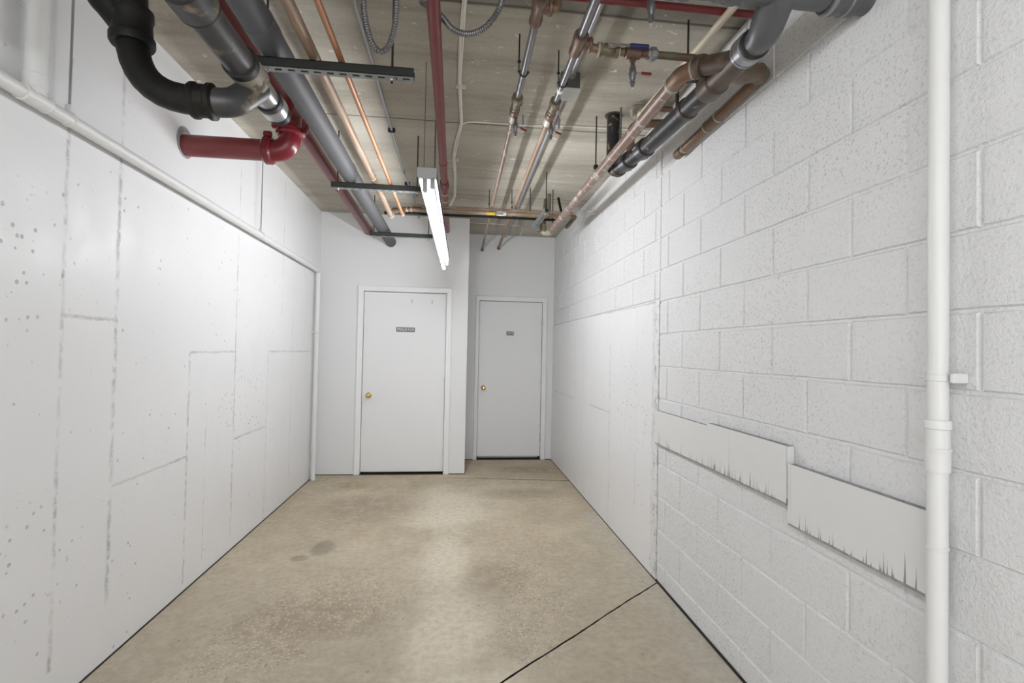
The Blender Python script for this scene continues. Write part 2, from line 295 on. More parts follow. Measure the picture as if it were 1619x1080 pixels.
# ------------------------------------------------------------------ mesh helpers
V = lambda *a: Vector(a[0]) if len(a) == 1 else Vector(a)
def frame(d):
    d = d.normalized(); a = Vector((0, 0, 1)) if abs(d.z) < 0.9 else Vector((0, 1, 0))
    u = d.cross(a).normalized(); return u, d.cross(u).normalized()
class MB:
    def __init__(s): s.v = []; s.f = []
    def quad(s, *p):
        i = len(s.v); s.v += [tuple(q) for q in p]; s.f.append(tuple(range(i, i+len(p)))); return s
    def box(s, a, b):
        x0, y0, z0 = (min(a[i], b[i]) for i in range(3)); x1, y1, z1 = (max(a[i], b[i]) for i in range(3))
        i = len(s.v); s.v += [(x0,y0,z0),(x1,y0,z0),(x1,y1,z0),(x0,y1,z0),(x0,y0,z1),(x1,y0,z1),(x1,y1,z1),(x0,y1,z1)]
        for f in ((0,3,2,1),(4,5,6,7),(0,1,5,4),(1,2,6,5),(2,3,7,6),(3,0,4,7)): s.f.append(tuple(i+k for k in f))
        return s
    def bevbox(s, a, b, e):
        lo = [min(a[i], b[i]) for i in range(3)]; hi = [max(a[i], b[i]) for i in range(3)]
        import bmesh
        bm = bmesh.new(); bmesh.ops.create_cube(bm, size=1)
        for v in bm.verts: v.co = Vector([(lo[i]+hi[i])/2 + v.co[i]*(hi[i]-lo[i]) for i in range(3)])
        bmesh.ops.bevel(bm, geom=bm.edges[:], offset=e, segments=2, affect='EDGES')
        i = len(s.v); bm.verts.index_update(); s.v += [tuple(v.co) for v in bm.verts]
        for f in bm.faces: s.f.append(tuple(i+v.index for v in f.verts))
        bm.free(); return s
    def rings(s, rings, cap0=True, cap1=True):
        n = len(rings[0]); i = len(s.v)
        for r in rings: s.v += [tuple(q) for q in r]
        for k in range(len(rings)-1):
            for j in range(n):
                a = i+k*n+j; b = i+k*n+(j+1) % n; s.f.append((a, b, b+n, a+n))
        if cap0: s.f.append(tuple(i+j for j in reversed(range(n))))
        if cap1: s.f.append(tuple(i+(len(rings)-1)*n+j for j in range(n)))
        return s
    def lathe(s, p, d, prof, n=28, cap0=True, cap1=True):
        p = V(p); d = V(d).normalized(); u, w_ = frame(d)
        rr = [[p+d*t+(u*math.cos(2*math.pi*j/n)+w_*math.sin(2*math.pi*j/n))*r for j in range(n)] for t, r in prof]
        return s.rings(rr, cap0, cap1)
    def cyl(s, a, b, r, n=24, r2=None):
        a = V(a); b = V(b); return s.lathe(a, b-a, [(0, r), ((b-a).length, r if r2 is None else r2)], n)
    def ring(s, p, d, r, R, L, n=28):      # a collar round a pipe, centred at p
        d = V(d).normalized(); e = min((R-r)*0.5, L*0.2)
        return s.lathe(V(p)-d*L/2, d, [(0, r*.98), (0, R-e), (e, R), (L-e, R), (L, R-e), (L, r*.98)], n, False, False)
    def tor(s, p, d, R, r, n=28, m_=8):
        p = V(p); d = V(d).normalized(); u, w_ = frame(d); i = len(s.v)
        for j in range(n):
            a = 2*math.pi*j/n; c = u*math.cos(a)+w_*math.sin(a)
            for k in range(m_):
                b = 2*math.pi*k/m_; s.v.append(tuple(p+c*(R+r*math.cos(b))+d*r*math.sin(b)))
        for j in range(n):
            for k in range(m_):
                a = i+j*m_+k; b = i+j*m_+(k+1) % m_; c2 = i+((j+1) % n)*m_+(k+1) % m_; d2 = i+((j+1) % n)*m_+k
                s.f.append((a, d2, c2, b))
        return s
    def ball(s, p, r, n=20):
        pr = [(r-r*math.cos(math.pi*k/10), max(1e-4, r*math.sin(math.pi*k/10))) for k in range(11)]
        return s.lathe(V(p)-Vector((0, 0, r)), (0, 0, 1), pr, n)
    def sweep(s, pts, r, n=20, bend=None, rad=None, rib=0):
        pts = [V(p) for p in pts]; path = [pts[0]]
        for k in range(1, len(pts)-1):
            a, b, c = pts[k-1], pts[k], pts[k+1]; d1 = (a-b).normalized(); d2 = (c-b).normalized()
            ang = d1.angle(d2)
            if bend and ang < 3.08:
                tl = min(bend/math.tan(ang/2), (a-b).length*(.95 if k == 1 else .49), (c-b).length*(.95 if k == len(pts)-2 else .49))
                p1 = b+d1*tl; p2 = b+d2*tl; steps = 9
                for q in range(steps+1):
                    u_ = q/steps; path.append(p1*(1-u_)**2+b*2*u_*(1-u_)+p2*u_**2)
            else: path.append(b)
        path.append(pts[-1])
        path = [p for i, p in enumerate(path) if i == 0 or (p-path[i-1]).length > 1e-5]
        tang = []
        for i in range(len(path)):
            if i == 0: tg = path[1]-path[0]
            elif i == len(path)-1: tg = path[-1]-path[-2]
            else: tg = (path[i]-path[i-1]).normalized()+(path[i+1]-path[i]).normalized()
            tang.append(tg.normalized())
        u, w_ = frame(tang[0]); R = []
        for i, (p, tg) in enumerate(zip(path, tang)):
            if i: 
                u = (u-tg*u.dot(tg)).normalized(); w_ = tg.cross(u)
            rr = r if not rad else rad(i/(len(path)-1))
            if rib: rr = r*(1+rib*(1 if i % 2 else -1))
            R.append([p+(u*math.cos(2*math.pi*j/n)+w_*math.sin(2*math.pi*j/n))*rr for j in range(n)])
        return s.rings(R)

def mk(name, mb, mat, parent=None, org=None, label=None, smooth=True):
    me = bpy.data.meshes.new(name); o0 = V(org) if org is not None else Vector((0, 0, 0))
    me.from_pydata([tuple(V(v)-o0) for v in mb.v], [], mb.f); me.update()
    import bmesh
    bm = bmesh.new(); bm.from_mesh(me); bmesh.ops.recalc_face_normals(bm, faces=bm.faces); bm.to_mesh(me); bm.free()
    if smooth:
        me.shade_smooth(); me.set_sharp_from_angle(angle=math.radians(38))
    me.materials.append(M[mat] if isinstance(mat, str) else mat)
    o = bpy.data.objects.new(name, me); COL.objects.link(o)
    if parent is not None: o.parent = parent
    elif org is not None: o.location = o0
    if label: o['label'] = label
    return o
class Part:
    def __init__(s, o, org): s.o = o; s.org = org
    def sub(s, name, mb, mat, label=None): return Part(mk(name, mb, mat, s.o, s.org, label), s.org)
class Thing:
    def __init__(s, name, label, cat, org, group=None, kind=None):
        s.org = V(org); s.e = bpy.data.objects.new(name, None); COL.objects.link(s.e); s.e.location = s.org
        s.e.empty_display_size = 0.05; s.o = s.e
        if kind: s.e['kind'] = kind
        if label: s.e['label'] = label
        if cat: s.e['category'] = cat
        if group: s.e['group'] = group
    def part(s, name, mb, mat, label=None): return Part(mk(name, mb, mat, s.e, s.org, label), s.org)
def solo(name, mb, mat, label, cat, org=None, group=None):
    o = mk(name, mb, mat, None, org if org is not None else mb.v[0], None)
    o['label'] = label; o['category'] = cat
    if group: o['group'] = group
    return o
def struct(name, mb, mat, smooth=False):
    o = mk(name, mb, mat, None, None, None, smooth); o['kind'] = 'structure'; return o

# ------------------------------------------------------------------ the room
# floor: two slabs with a real groove along the diagonal joint
def floor_mesh():
    mb = MB(); a = Vector((XR+0.1, 3.105)); b = Vector((XL-0.1, 0.64)); N = 90; hw = 0.0050
    d = (b-a).normalized(); nn = Vector((-d.y, d.x)); top = []; bot = []
    for i in range(N+1):
        p = a.lerp(b, i/N); j1 = random.uniform(-.0018, .0018); j2 = random.uniform(-.0018, .0018); s_ = math.sin(i*.35)*.002
        top.append(p-nn*(hw+j1-s_)); bot.append(p+nn*(hw+j2+s_))
    if top[0].y < bot[0].y: top, bot = bot, top
    for i in range(N):
        x0, x1 = top[i].x, top[i+1].x
        mb.quad((x0, top[i].y, 0), (top[i+1].x, top[i+1].y, 0), (x1, YR+.2, 0), (x0, YR+.2, 0))
        mb.quad((bot[i].x, bot[i].y, 0), (bot[i+1].x, bot[i+1].y, 0), (bot[i+1].x, YB, 0), (bot[i].x, YB, 0))
    return mb, top, bot
fm, gt, gb = floor_mesh()
struct('floor', fm, 'floor')
g = MB()
for i in range(len(gt)-1):
    q = lambda p, z: (p.x, p.y, z)
    g.quad(q(gt[i], 0), q(gt[i+1], 0), q(gt[i+1], -.012), q(gt[i], -.012))
    g.quad(q(gb[i], 0), q(gb[i+1], 0), q(gb[i+1], -.012), q(gb[i], -.012))
    g.quad(q(gt[i], -.012), q(gt[i+1], -.012), q(gb[i+1], -.012), q(gb[i], -.012))
struct('trim_1', g, 'black_gap')
struct('ceiling', MB().box((XL-.15, YB, ZC), (XR+.15, YR+.2, ZC+.15)), 'ceiling')
struct('wall_left', MB().box((XL-.15, YB, .006), (XL, YF+.2, ZC)), 'conc_left')
struct('trim_2', MB().box((XL-.15, YB, -.002), (XL+.004, YF+.1, .007)), 'black_gap')

# right wall: painted blocks laid in half bond
def block_wall():
    mb = MB(); xb = XR+.0068
    mb.box((xb, YB, .006), (XR+.16, 3.034, ZC)); mb.box((xb, 3.046, 1.77), (XR+.16, YR+.2, ZC)); mb.box((XR+.03, 3.0, .006), (XR+.16, YR+.2, ZC))
    rnd = random.Random(3)
    for m_ in range(-8, 8):
        z0 = 1.5474+.2032*m_; z1 = z0+.2032
        off = 0.0 if m_ % 2 else .2032     # row just under 1.547 is m=-1 : joints on j0
        for k in range(-12, 14):
            y0 = 1.4975+.4064*k+off; y1 = y0+.4064
            for ya, yb, zlo in ((YB, 3.034, .010), (3.046, YR, 1.77)):
                a = max(y0, ya); b = min(y1, yb); lo = max(z0, zlo); hi = min(z1, ZC)
                if b-a < .02 or hi-lo < .015: continue
                ja = 0 if a == ya else .0036+rnd.uniform(-.001, .0012); jb = 0 if b == yb else .0036+rnd.uniform(-.001, .0012)
                e = .0052
                jz0 = .0034+rnd.uniform(-.0012, .0014); jz1 = .0034+rnd.uniform(-.0012, .0014)
                xf = XR+rnd.uniform(-.0012, .0010)
                # outline with small irregularities along top and bottom
                n = 6; out = []; inn = []
                ys = [a+ja+(b-jb-a-ja)*i/n for i in range(n+1)]
                bw = [rnd.uniform(-.0010, .0010) for _ in ys]; tw = [rnd.uniform(-.0010, .0010) for _ in ys]
                for i, y in enumerate(ys): out.append((xb+.001, y, lo+jz0+bw[i]))
                for i in range(n, -1, -1): out.append((xb+.001, ys[i], hi-jz1+tw[i]))
                for i, y in enumerate(ys): inn.append((xf, min(max(y, ys[0]+e), ys[-1]-e), lo+jz0+bw[i]+e))
                for i in range(n, -1, -1): inn.append((xf, min(max(ys[i], ys[0]+e), ys[-1]-e), hi-jz1+tw[i]-e))
                i0 = len(mb.v); mb.v += out+inn; L = len(out)
                for i in range(L): mb.f.append((i0+i, i0+(i+1) % L, i0+L+(i+1) % L, i0+L+i))
                for i in range(n):
                    mb.f.append((i0+L+i, i0+L+i+1, i0+L+(2*n+1-i-1), i0+L+(2*n+1-i)))
    return mb
struct('wall_right', block_wall(), 'block')
struct('wall_right', MB().box((XR-.003, 3.11, .006), (XR+.16, YR+.2, 1.768)), 'conc_right')
struct('wall_right', MB().box((XR-.001, 3.046, .006), (XR+.16, 3.11, 1.768)), 'edge')
struct('trim_3', MB().box((XR-.005, YB, -.002), (XR+.16, YR, .007)), 'black_gap')

# far walls with door recesses
def door_wall(x0, x1, y, d0, d1, dt, depth):
    mb = MB(); mb.box((x0, y+.10, .006), (x1, y+depth, ZC))
    mb.box((x0, y, .006), (d0, y+.10, ZC)); mb.box((d1, y, .006), (x1, y+.10, ZC)); mb.box((d0, y, dt), (d1, y+.10, ZC)); return mb
struct('wall_front', door_wall(XL-.1, XP, YF, -1.050, -.121, 2.072, .80), 'paint')
struct('wall_recess', door_wall(XP, XR+.1, YR, .293, 1.131, 2.079, .16), 'paint')
struct('trim_4', MB().box((XL, YF-.004, -.002), (XP+.004, YR, .008)), 'black_gap')
struct('trim_5', MB().box((XP, YR-.004, -.002), (XR, YR+.1, .008)), 'black_gap')

def text_mesh(txt, size, mat, loc, org, parent, squeeze=1.0):
    cu = bpy.data.curves.new('lettering', 'FONT'); cu.body = txt; cu.size = size; cu.align_x = 'CENTER'; cu.align_y = 'CENTER'; cu.extrude = .0006; cu.offset = .0012
    to = bpy.data.objects.new('tmp', cu); COL.objects.link(to); bpy.context.view_layer.update()
    me = bpy.data.meshes.new_from_object(to); bpy.data.objects.remove(to); me.name = 'lettering'
    c = V(loc)-V(org)
    for v in me.vertices: v.co = Vector((v.co.x*squeeze, -v.co.z, v.co.y))+c
    me.materials.append(M[mat]); o = bpy.data.objects.new('lettering', me); COL.objects.link(o); o.parent = parent; return o

def door(name, y, l0, l1, zb, zt, f0, f1, ft, kn, hz, holes=()):
    t = Thing(name, None, None, ((l0+l1)/2, y, 0), kind='structure')
    yl = y+.018
    t.part('door_leaf', MB().bevbox((l0, yl, zb), (l1, yl+.044, zt), .002), 'door_paint')
    # casing with a stepped moulding profile, mitred
    def casing(a, b, axis):
        mb = MB(); return mb
    prof = [(0, 0), (0, .010), (.006, .014), (.022, .014), (.026, .018), (.058, .020), (.066, .016), (.070, 0)]   # (outward distance, thickness)
    inn = (l0-.006, l1+.006, zt+.006)
    wd = (inn[0]-f0, f1-inn[1], ft-inn[2])
    mb = MB(); R = []
    for dd, th in prof:
        k = dd/.070
        R.append([(inn[0]-wd[0]*k, y-th, .004), (inn[0]-wd[0]*k, y-th, inn[2]+wd[2]*k), (inn[1]+wd[1]*k, y-th, inn[2]+wd[2]*k), (inn[1]+wd[1]*k, y-th, .004)])
    for a in range(len(R)-1):
        for b in range(3): mb.quad(R[a][b], R[a][b+1], R[a+1][b+1], R[a+1][b])
    for e in (0, 3): mb.quad(*[r[e] for r in R])
    mb.quad(*[R[0][0], R[0][1], (inn[0], y+.002, inn[2]), (inn[0], y+.002, .004)])
    mb.quad(*[R[0][1], R[0][2], (inn[1], y+.002, inn[2]), (inn[0], y+.002, inn[2])])
    mb.quad(*[R[0][2], R[0][3], (inn[1], y+.002, .004), (inn[1], y+.002, inn[2])])
    t.part('door_casing', mb, 'casing_paint')
    # stops behind the leaf
    st = MB(); st.box((l0-.004, yl+.05, .01), (l0+.012, yl+.075, zt)); st.box((l1-.012, yl+.05, .01), (l1+.004, yl+.075, zt)); st.box((l0, yl+.05, zt-.01), (l1, yl+.075, zt+.005))
    t.part('door_stop', st, 'black_gap')
    k = V(kn[0], yl, kn[1])
    kp = t.part('door_knob', MB().lathe(k-Vector((0, .004, 0)), (0, -1, 0), [(0, .012), (.014, .011), (.020, .016), (.028, .025), (.040, .0285), (.050, .027), (.058, .020), (.060, .011), (.0585, .0105), (.0585, .0001)], 28), 'brass', 'polished brass knob')
    kp.sub('rosette', MB().lathe(k, (0, -1, 0), [(-.001, .032), (.003, .032), (.007, .026), (.009, .012)], 28), 'brass')
    lp = t.part('latch_plate', MB().box((l0-.005, yl-.001, kn[1]-.028), (l0-.0005, yl+.02, kn[1]+.028)), 'hinge', 'dull metal latch plate at the door edge')
    for z in hz:
        hb = MB()
        for q in range(5): hb.cyl((l1+.003, yl-.006, z-.05+q*.0202), (l1+.003, yl-.006, z-.05+q*.0202+.0192), .0065, 14)
        hb.ball((l1+.003, yl-.006, z+.052), .005, 10)
        t.part('hinge', hb, 'hinge')
    if holes:
        for (hx, hzz) in holes:
            hb = MB()
            for dz in (.014, -.012): hb.lathe((hx, yl+.001, hzz+dz), (0, -1, 0), [(0, .008), (.0016, .007), (.0018, .001)], 12)
            t.part('screw_hole_patch', hb, 'foam', 'small grey patch over old screw holes')
    return t
D1 = door('door_1', YF, -1.046, -.125, .030, 2.067, -1.1151, -.0563, 2.1375, (-.972, .893), (1.86, 1.05, .257), ((-.514, 1.972), (-.286, 1.971)))
D2 = door('door_2', YR, .297, 1.127, .042, 2.074, .2415, 1.1928, 2.1444, (.366, .938), (1.81, 1.058, .292))

def sign(label, cx, cz, y, wd, ht, txt, size, sq):
    t = Thing('door_sign', label, 'sign', (cx, y, cz))
    t.part('sign_plate', MB().bevbox((cx-wd/2, y-.003, cz-ht/2), (cx+wd/2, y, cz+ht/2), .001), 'sign')
    text_mesh(txt, size, 'letters', (cx, y-.0032, cz), t.org, t.e, sq)
sign('small grey plate with pale SPRINKLER ROOM lettering on the wider left door', -.579, 1.6455, YF+.018, .208, .052, 'SPRINKLER ROOM', .046, .50)
sign('tiny grey name plate with faint lettering on the narrower recessed door', .7035, 1.657, YR+.018, .100, .050, 'LOCK', .040, .85)

# ------------------------------------------------------------------ fluorescent fixtures
def fixture(label, p0, p1, top, tube_m, tube_pts, wires, group=None):
    t = Thing('strip_light', label, 'light fixture', (p0[0], p0[1], top), group)
    a = V(p0[0], p0[1], top); b = V(p1[0], p1[1], top); d = (b-a).normalized(); s_ = Vector((d.y, -d.x, 0)); L = (b-a).length
    hw = .048
    # housing: shallow box with sloping reflector flanks around a centre ridge
    prof = [(-hw, 0), (hw, 0), (hw, -.032), (hw*.97, -.040), (.030, -.020), (.022, -.030), (-.022, -.030), (-.030, -.020), (-hw*.97, -.040), (-hw, -.032)]
    mb = MB()
    R = [[a+d*q+s_*x+Vector((0, 0, z)) for x, z in prof] for q in (0, L)]
    i = len(mb.v); n = len(prof)
    mb.v += [tuple(v) for r in R for v in r]
    for j in range(n): mb.f.append((i+j, i+(j+1) % n, i+n+(j+1) % n, i+n+j))
    mb.f.append(tuple(i+j for j in range(n))); mb.f.append(tuple(i+n+j for j in range(n)))
    h = t.part('housing', mb, 'fixture_in')
    ep = MB()
    for q in (-.004, L): 
        ep = MB(); c = a+d*q; i = len(ep.v)
        for dd in (0, .004):
            ep.v += [tuple(c+d*dd+s_*x+Vector((0, 0, z))) for x, z in ((-hw*1.03, .002), (hw*1.03, .002), (hw*1.03, -.046), (hw*.6, -.050), (.018, -.056), (-.018, -.056), (-hw*.6, -.050), (-hw*1.03, -.046))]
        for j in range(8): ep.f.append((i+j, i+(j+1) % 8, i+8+(j+1) % 8, i+8+j))
        ep.f.append(tuple(i+j for j in range(8))); ep.f.append(tuple(i+8+j for j in range(8)))
        t.part('end_plate', ep, 'fixture')
    for q, sx in ((.05, -.012), (.05, .026), (L-.01, .026), (L-.01, -.012)):
        c = a+d*q+s_*sx; sk = MB().bevbox((c.x-.011, c.y-.010, top-.088), (c.x+.011, c.y+.010, top-.020), .003)
        t.part('lamp_socket', sk, 'fixture')
    mid = a+d*(L*.5); t.part('joint_seam', MB().box((mid.x-hw*1.02, mid.y-.006, top-.040), (mid.x+hw*1.02, mid.y+.006, top+.001)), 'fixture')
    ta, tb = V(tube_pts[0]), V(tube_pts[1]); dd = (tb-ta).normalized()
    tp = t.part('fluorescent_tube', MB().cyl(ta, tb, .0125, 16), tube_m, 'glowing white tube')
    tp.sub('tube_cap', MB().cyl(ta-dd*.018, ta, .0128, 16), 'fixture'); tp.sub('tube_cap', MB().cyl(tb, tb+dd*.018, .0128, 16), 'fixture')
    for (x, y) in wires: t.part('hanging_wire', MB().cyl((x, y, top), (x, y, ZC+.002), .0022, 8), 'rod_grey')
    return t
fixture('long white strip light with one glowing tube in the middle of the room', (-.168, 2.57), (-.134, 4.98), 2.350, 'tube', ((-.181, 2.675, 2.266), (-.137, 4.97, 2.228)), ((-.190, 2.66), (-.168, 4.9)))
fixture('added unseen strip light above and behind the viewpoint, brightening the near walls', (-.235, -1.45), (-.200, 1.02), 2.350, 'tube_added', ((-.245, -1.38, 2.266), (-.210, .95, 2.266)), ((-.235, -1.3), (-.205, .9)))  # unseen lamp, added to brighten the near walls

# ------------------------------------------------------------------ slotted channels (trapezes)
def channel(label, a, b, z, rods, mat_body='strut', mat_face='strut_lit', hgt=.038, wid=.041, group=None):
    a = V(a[0], a[1], z); b = V(b[0], b[1], z); d = (b-a).normalized(); s_ = Vector((d.y, -d.x, 0)); L = (b-a).length
    t = Thing('slotted_channel', label, 'pipe hanger', a, group); th = .0028; U = Vector((0, 0, 1))
    def slab(mb, p, q0, q1, x0, x1, z0, z1):
        c = [a+d*q+s_*x+U*zz for q in (q0, q1) for x in (x0, x1) for zz in (z0, z1)]
        i = len(mb.v); mb.v += [tuple(v) for v in c]
        for f in ((0,1,3,2),(4,6,7,5),(0,4,5,1),(2,3,7,6),(0,2,6,4),(1,5,7,3)): mb.f.append(tuple(i+k for k in f))
    body = MB(); w2 = wid/2
    slab(body, None, 0, L, -w2, -w2+th, 0, hgt); slab(body, None, 0, L, w2-th, w2, 0, hgt)
    slab(body, None, 0, L, -w2, -w2+.010, hgt-th, hgt); slab(body, None, 0, L, w2-.010, w2, hgt-th, hgt)
    slab(body, None, 0, L, -w2, -w2+.010, hgt-.008, hgt-th) if False else None
    t.part('channel', body, mat_body)
    face = MB(); pitch = .0508; sl = .0286; sw = .0135
    n = int(L/pitch); m0 = (L-n*pitch)/2
    slab(face, None, 0, L, -w2, -sw/2, -.0006, th); slab(face, None, 0, L, sw/2, w2, -.0006, th)
    slab(face, None, 0, m0+(pitch-sl)/2, -sw/2, sw/2, -.0006, th)
    for k in range(n):
        q1 = m0+k*pitch+(pitch+sl)/2; q2 = m0+(k+1)*pitch+(pitch-sl)/2 if k < n-1 else L
        slab(face, None, q1, q2, -sw/2, sw/2, -.0006, th)
    t.part('slotted_face', face, mat_face, 'pale slotted underside')
    for (q, ztop) in rods:
        p = a+d*q
        t.part('hanger_rod', MB().cyl(p-U*.022, (p.x, p.y, ztop), .0045, 10), 'rod')
        nb = MB().lathe(p-U*.0125, U, [(0, .009), (.002, .0105), (.010, .0105), (.012, .009)], 6)
        nb.lathe(p-U*.0022, U, [(0, .015), (.0016, .015)], 20)
        t.part('nut', nb, 'nut')
    return t
channel('dark slotted channel nearest the camera holding up the grey pipe', (-.820, 2.09), (-.198, 2.09), 2.543, ((.035, ZC+.002), (.532, ZC+.002)))
channel('dark slotted channel in the middle, its right end above the strip light', (-.892, 3.60), (-.250, 3.60), 2.543, ((.040, ZC+.002), (.590, ZC+.002)))
channel('dark slotted channel farthest back, close to the wider door wall', (-.880, 5.08), (-.262, 5.08), 2.543, ((.040, ZC+.002), (.578, ZC+.002)))
channel('short galvanised slotted channel running away under the far cross pipes', (.735, 4.13), (.715, 4.71), 2.598, ((.04, ZC+.002),), 'strut_galv', 'strut_galv')

# ------------------------------------------------------------------ pipes on the left
X_, Y_, Z_ = Vector((1, 0, 0)), Vector((0, 1, 0)), Vector((0, 0, 1))
# grey insulated main
t = Thing('insulated_pipe', 'thick dark grey foam-covered pipe running to the door wall', 'pipe', (-.765, .5, 2.640))
t.part('foam_cover', MB().cyl((-.765, .35, 2.640), (-.765, 5.80, 2.638), .0575, 36), 'insul')
t.part('cover_joint', MB().ring((-.765, 1.98, 2.640), Y_, .0575, .0605, .10, 36), 'insul')
t.part('cover_joint', MB().ring((-.765, 3.50, 2.640), Y_, .0575, .0592, .05, 36), 'insul')

# red sprinkler main
t = Thing('red_sprinkler_pipe', 'large dark red main pipe beside the thick grey one', 'pipe', (-.95, .5, 2.756))
t.part('pipe', MB().cyl((-.925, .35, 2.756), (-1.018, 5.80, 2.756), .046, 32), 'red')
xB = lambda y: -.925-(y-.35)*.01707
t.part('tee', MB().ring((xB(2.93), 2.93, 2.756), Y_, .046, .062, .26, 32).cyl((xB(2.96), 2.96, 2.756), (xB(2.96), 2.96, 2.665), .0595, 30), 'red')
for yy in (2.79, 3.07):
    c = t.part('grooved_coupling', MB().ring((xB(yy), yy, 2.756), Y_, .046, .071, .045, 30), 'red_bright')
    for sgn in (-1, 1): c.sub('bolt_lug', MB().bevbox((xB(yy)+sgn*.078-.014, yy-.016, 2.746), (xB(yy)+sgn*.078+.014, yy+.016, 2.766), .004), 'red_bright')
h = t.part('pipe_hanger', MB().tor((xB(1.93), 1.93, 2.756), Y_, .050, .0035, 30, 6).cyl((xB(1.93), 1.93, 2.806), (xB(1.93), 1.93, ZC+.002), .0045, 8).bevbox((xB(1.93)-.018, 1.915, 2.798), (xB(1.93)+.018, 1.945, 2.822), .003), 'rod', 'black ring hanger with rod')
t.part('end_collar', MB().ring((-1.0165, 5.775, 2.756), Y_, .046, .050, .03, 30), 'red')

# red branch from the wall to the tee
t = Thing('red_branch_pipe', 'short bright red pipe with elbow between left wall and red main', 'pipe', (-1.53, 2.965, 2.54))
t.part('pipe', MB().cyl((-1.56, 2.965, 2.540), (-1.10, 2.965, 2.540), .0590, 34), 'red')
t.part('grooved_coupling', MB().ring((-1.085, 2.965, 2.540), X_, .058, .078, .05, 34).bevbox((-1.108, 2.93, 2.610), (-1.062, 2.950, 2.640), .004).bevbox((-1.10, 2.882, 2.522), (-1.07, 2.898, 2.560), .004), 'red_bright')
t.part('elbow', MB().sweep([(-1.07, 2.965, 2.540), (-.970, 2.965, 2.540), (-.970, 2.965, 2.645)], .0600, 34, bend=.098), 'red_bright', 'glossy bright red elbow')
t.part('grooved_coupling', MB().ring((-.970, 2.965, 2.652), Z_, .058, .080, .045, 34).bevbox((-1.045, 2.875, 2.640), (-1.005, 2.900, 2.664), .004).bevbox((-.90, 2.93, 2.640), (-.87, 2.96, 2.664), .004), 'red_bright')
t.part('wall_sleeve', MB().ring((-1.534, 2.965, 2.556), X_, .056, .086, .006, 34), 'foam', 'dark ring of the hole in the wall')

# grimy cast iron drain, top left
FX, FZ = -.750, 2.385
t = Thing('drain_pipe', 'grimy grey iron drain pipe with bands, left of the slotted channel', 'pipe', (FX, .6, FZ))
t.part('pipe', MB().cyl((FX, .35, FZ), (FX, 1.84, FZ), .0500, 36), 'cast_grime')
t.part("band_coupling", MB().ring((FX, 1.440, FZ), Y_, .050, .0610, .105, 36), "cast_grime")
t.part('rubber_sleeve', MB().ring((FX, 1.390, FZ), Y_, .050, .0630, .022, 36), 'rubber', 'black rubber edge'); t.part('rubber_sleeve', MB().ring((FX, 1.492, FZ), Y_, .050, .0612, .010, 36), 'rubber', 'black rubber edge')
t.part('rubber_sleeve', MB().ring((FX, 1.775, FZ), Y_, .050, .0580, .035, 36), 'rubber', 'black rubber edge')
t.part('band_coupling', MB().ring((FX, 1.840, FZ), Y_, .045, .0565, .10, 36), 'band_dirty', 'dirty beige band')
t.part('end_piece', MB().cyl((FX, 1.86, FZ), (FX, 2.13, FZ), .0440, 36), 'chrome', 'bright steel end section')
t.part('rubber_sleeve', MB().ring((FX, 2.030, FZ), Y_, .044, .0510, .03, 36), 'rubber', 'black rubber edge')
t.part('end_collar', MB().ring((FX, 2.075, FZ), Y_, .044, .0525, .06, 36), 'chrome', 'shiny end collar')
t.part('end_cap', MB().lathe((FX, 2.125, FZ), Y_, [(0, .046), (.03, .046), (.034, .03)], 36), 'cast_dark')

# the curved trap
t = Thing('curved_drain_trap', 'dark curved iron pipe dropping from above beside the left wall', 'pipe', (-1.09, 1.8, 2.5))
t.part('bend', MB().sweep([(-1.112, 1.80, 2.50), (-1.096, 1.80, 2.256), (-.885, 1.80, 2.258)], .0480, 34, bend=.24), 'cast_dark')
t.part('riser', MB().cyl((-1.140, 1.80, ZC+.002), (-1.112, 1.80, 2.44), .0510, 34), 'cast_dark')
t.part('hub', MB().lathe((-1.107, 1.80, 2.428), (-.05, 0, 1), [(0, .050), (0, .062), (.008, .066), (.028, .066), (.034, .060), (.085, .058), (.095, .063), (.12, .063), (.125, .052)], 34), 'cast_dark')
t.part('side_branch', MB().sweep([(-1.130, 1.795, 2.500), (-1.175, 1.78, 2.56), (-1.200, 1.77, 2.66), (-1.19, 1.77, 2.80), (-1.15, 1.79, ZC+.002)], .050, 30, bend=.08, rad=lambda u: .048+.012*min(1, u*3)), 'cast_dark', 'bulging side branch')
t.part('hub', MB().lathe((-.915, 1.80, 2.258), (1, .04, 0), [(0, .049), (0, .056), (.006, .060), (.018, .060), (.024, .054), (.052, .054), (.058, .060), (.072, .060), (.078, .049)], 34), 'cast_dark')
t.part('elbow', MB().sweep([(-.86, 1.80, 2.258), (-.795, 1.82, 2.262), (-.748, 1.92, 2.378)], .0480, 34, bend=.08), 'cast_grime', 'lighter grey elbow joining the drain')

# copper lines left
def copper(label, pts, r, mat, joints=(), bend=.03, name='copper_pipe'):
    t = Thing(name, label, 'pipe', pts[0]); t.part('pipe', MB().sweep(pts, r, 22, bend=bend), mat)
    for (p, d, L) in joints: t.part('soldered_joint', MB().ring(p, d, r, r*1.16, L, 22), 'solder', 'pale soldered joint')
    return t
copper('tan copper pipe over the channels, right of the thick grey pipe', [(-.600, .35, 2.607), (-.600, 4.52, 2.607), (-.600, 4.56, 2.660)], .0222, 'copper_tan',
       [((-.600, 3.52, 2.607), Y_, .012), ((-.600, 3.42, 2.607), Y_, .006), ((-.600, 3.98, 2.607), Y_, .010), ((-.600, 4.50, 2.607), Y_, .035)])
copper('thin orange copper pipe over the channels beside the tan one', [(-.492, .35, 2.594), (-.488, 4.42, 2.594), (-.486, 4.50, 2.650)], .0125, 'copper_or',
       [((-.488, 3.78, 2.594), Y_, .02), ((-.488, 3.85, 2.594), Y_, .008), ((-.487, 4.40, 2.594), Y_, .03)])
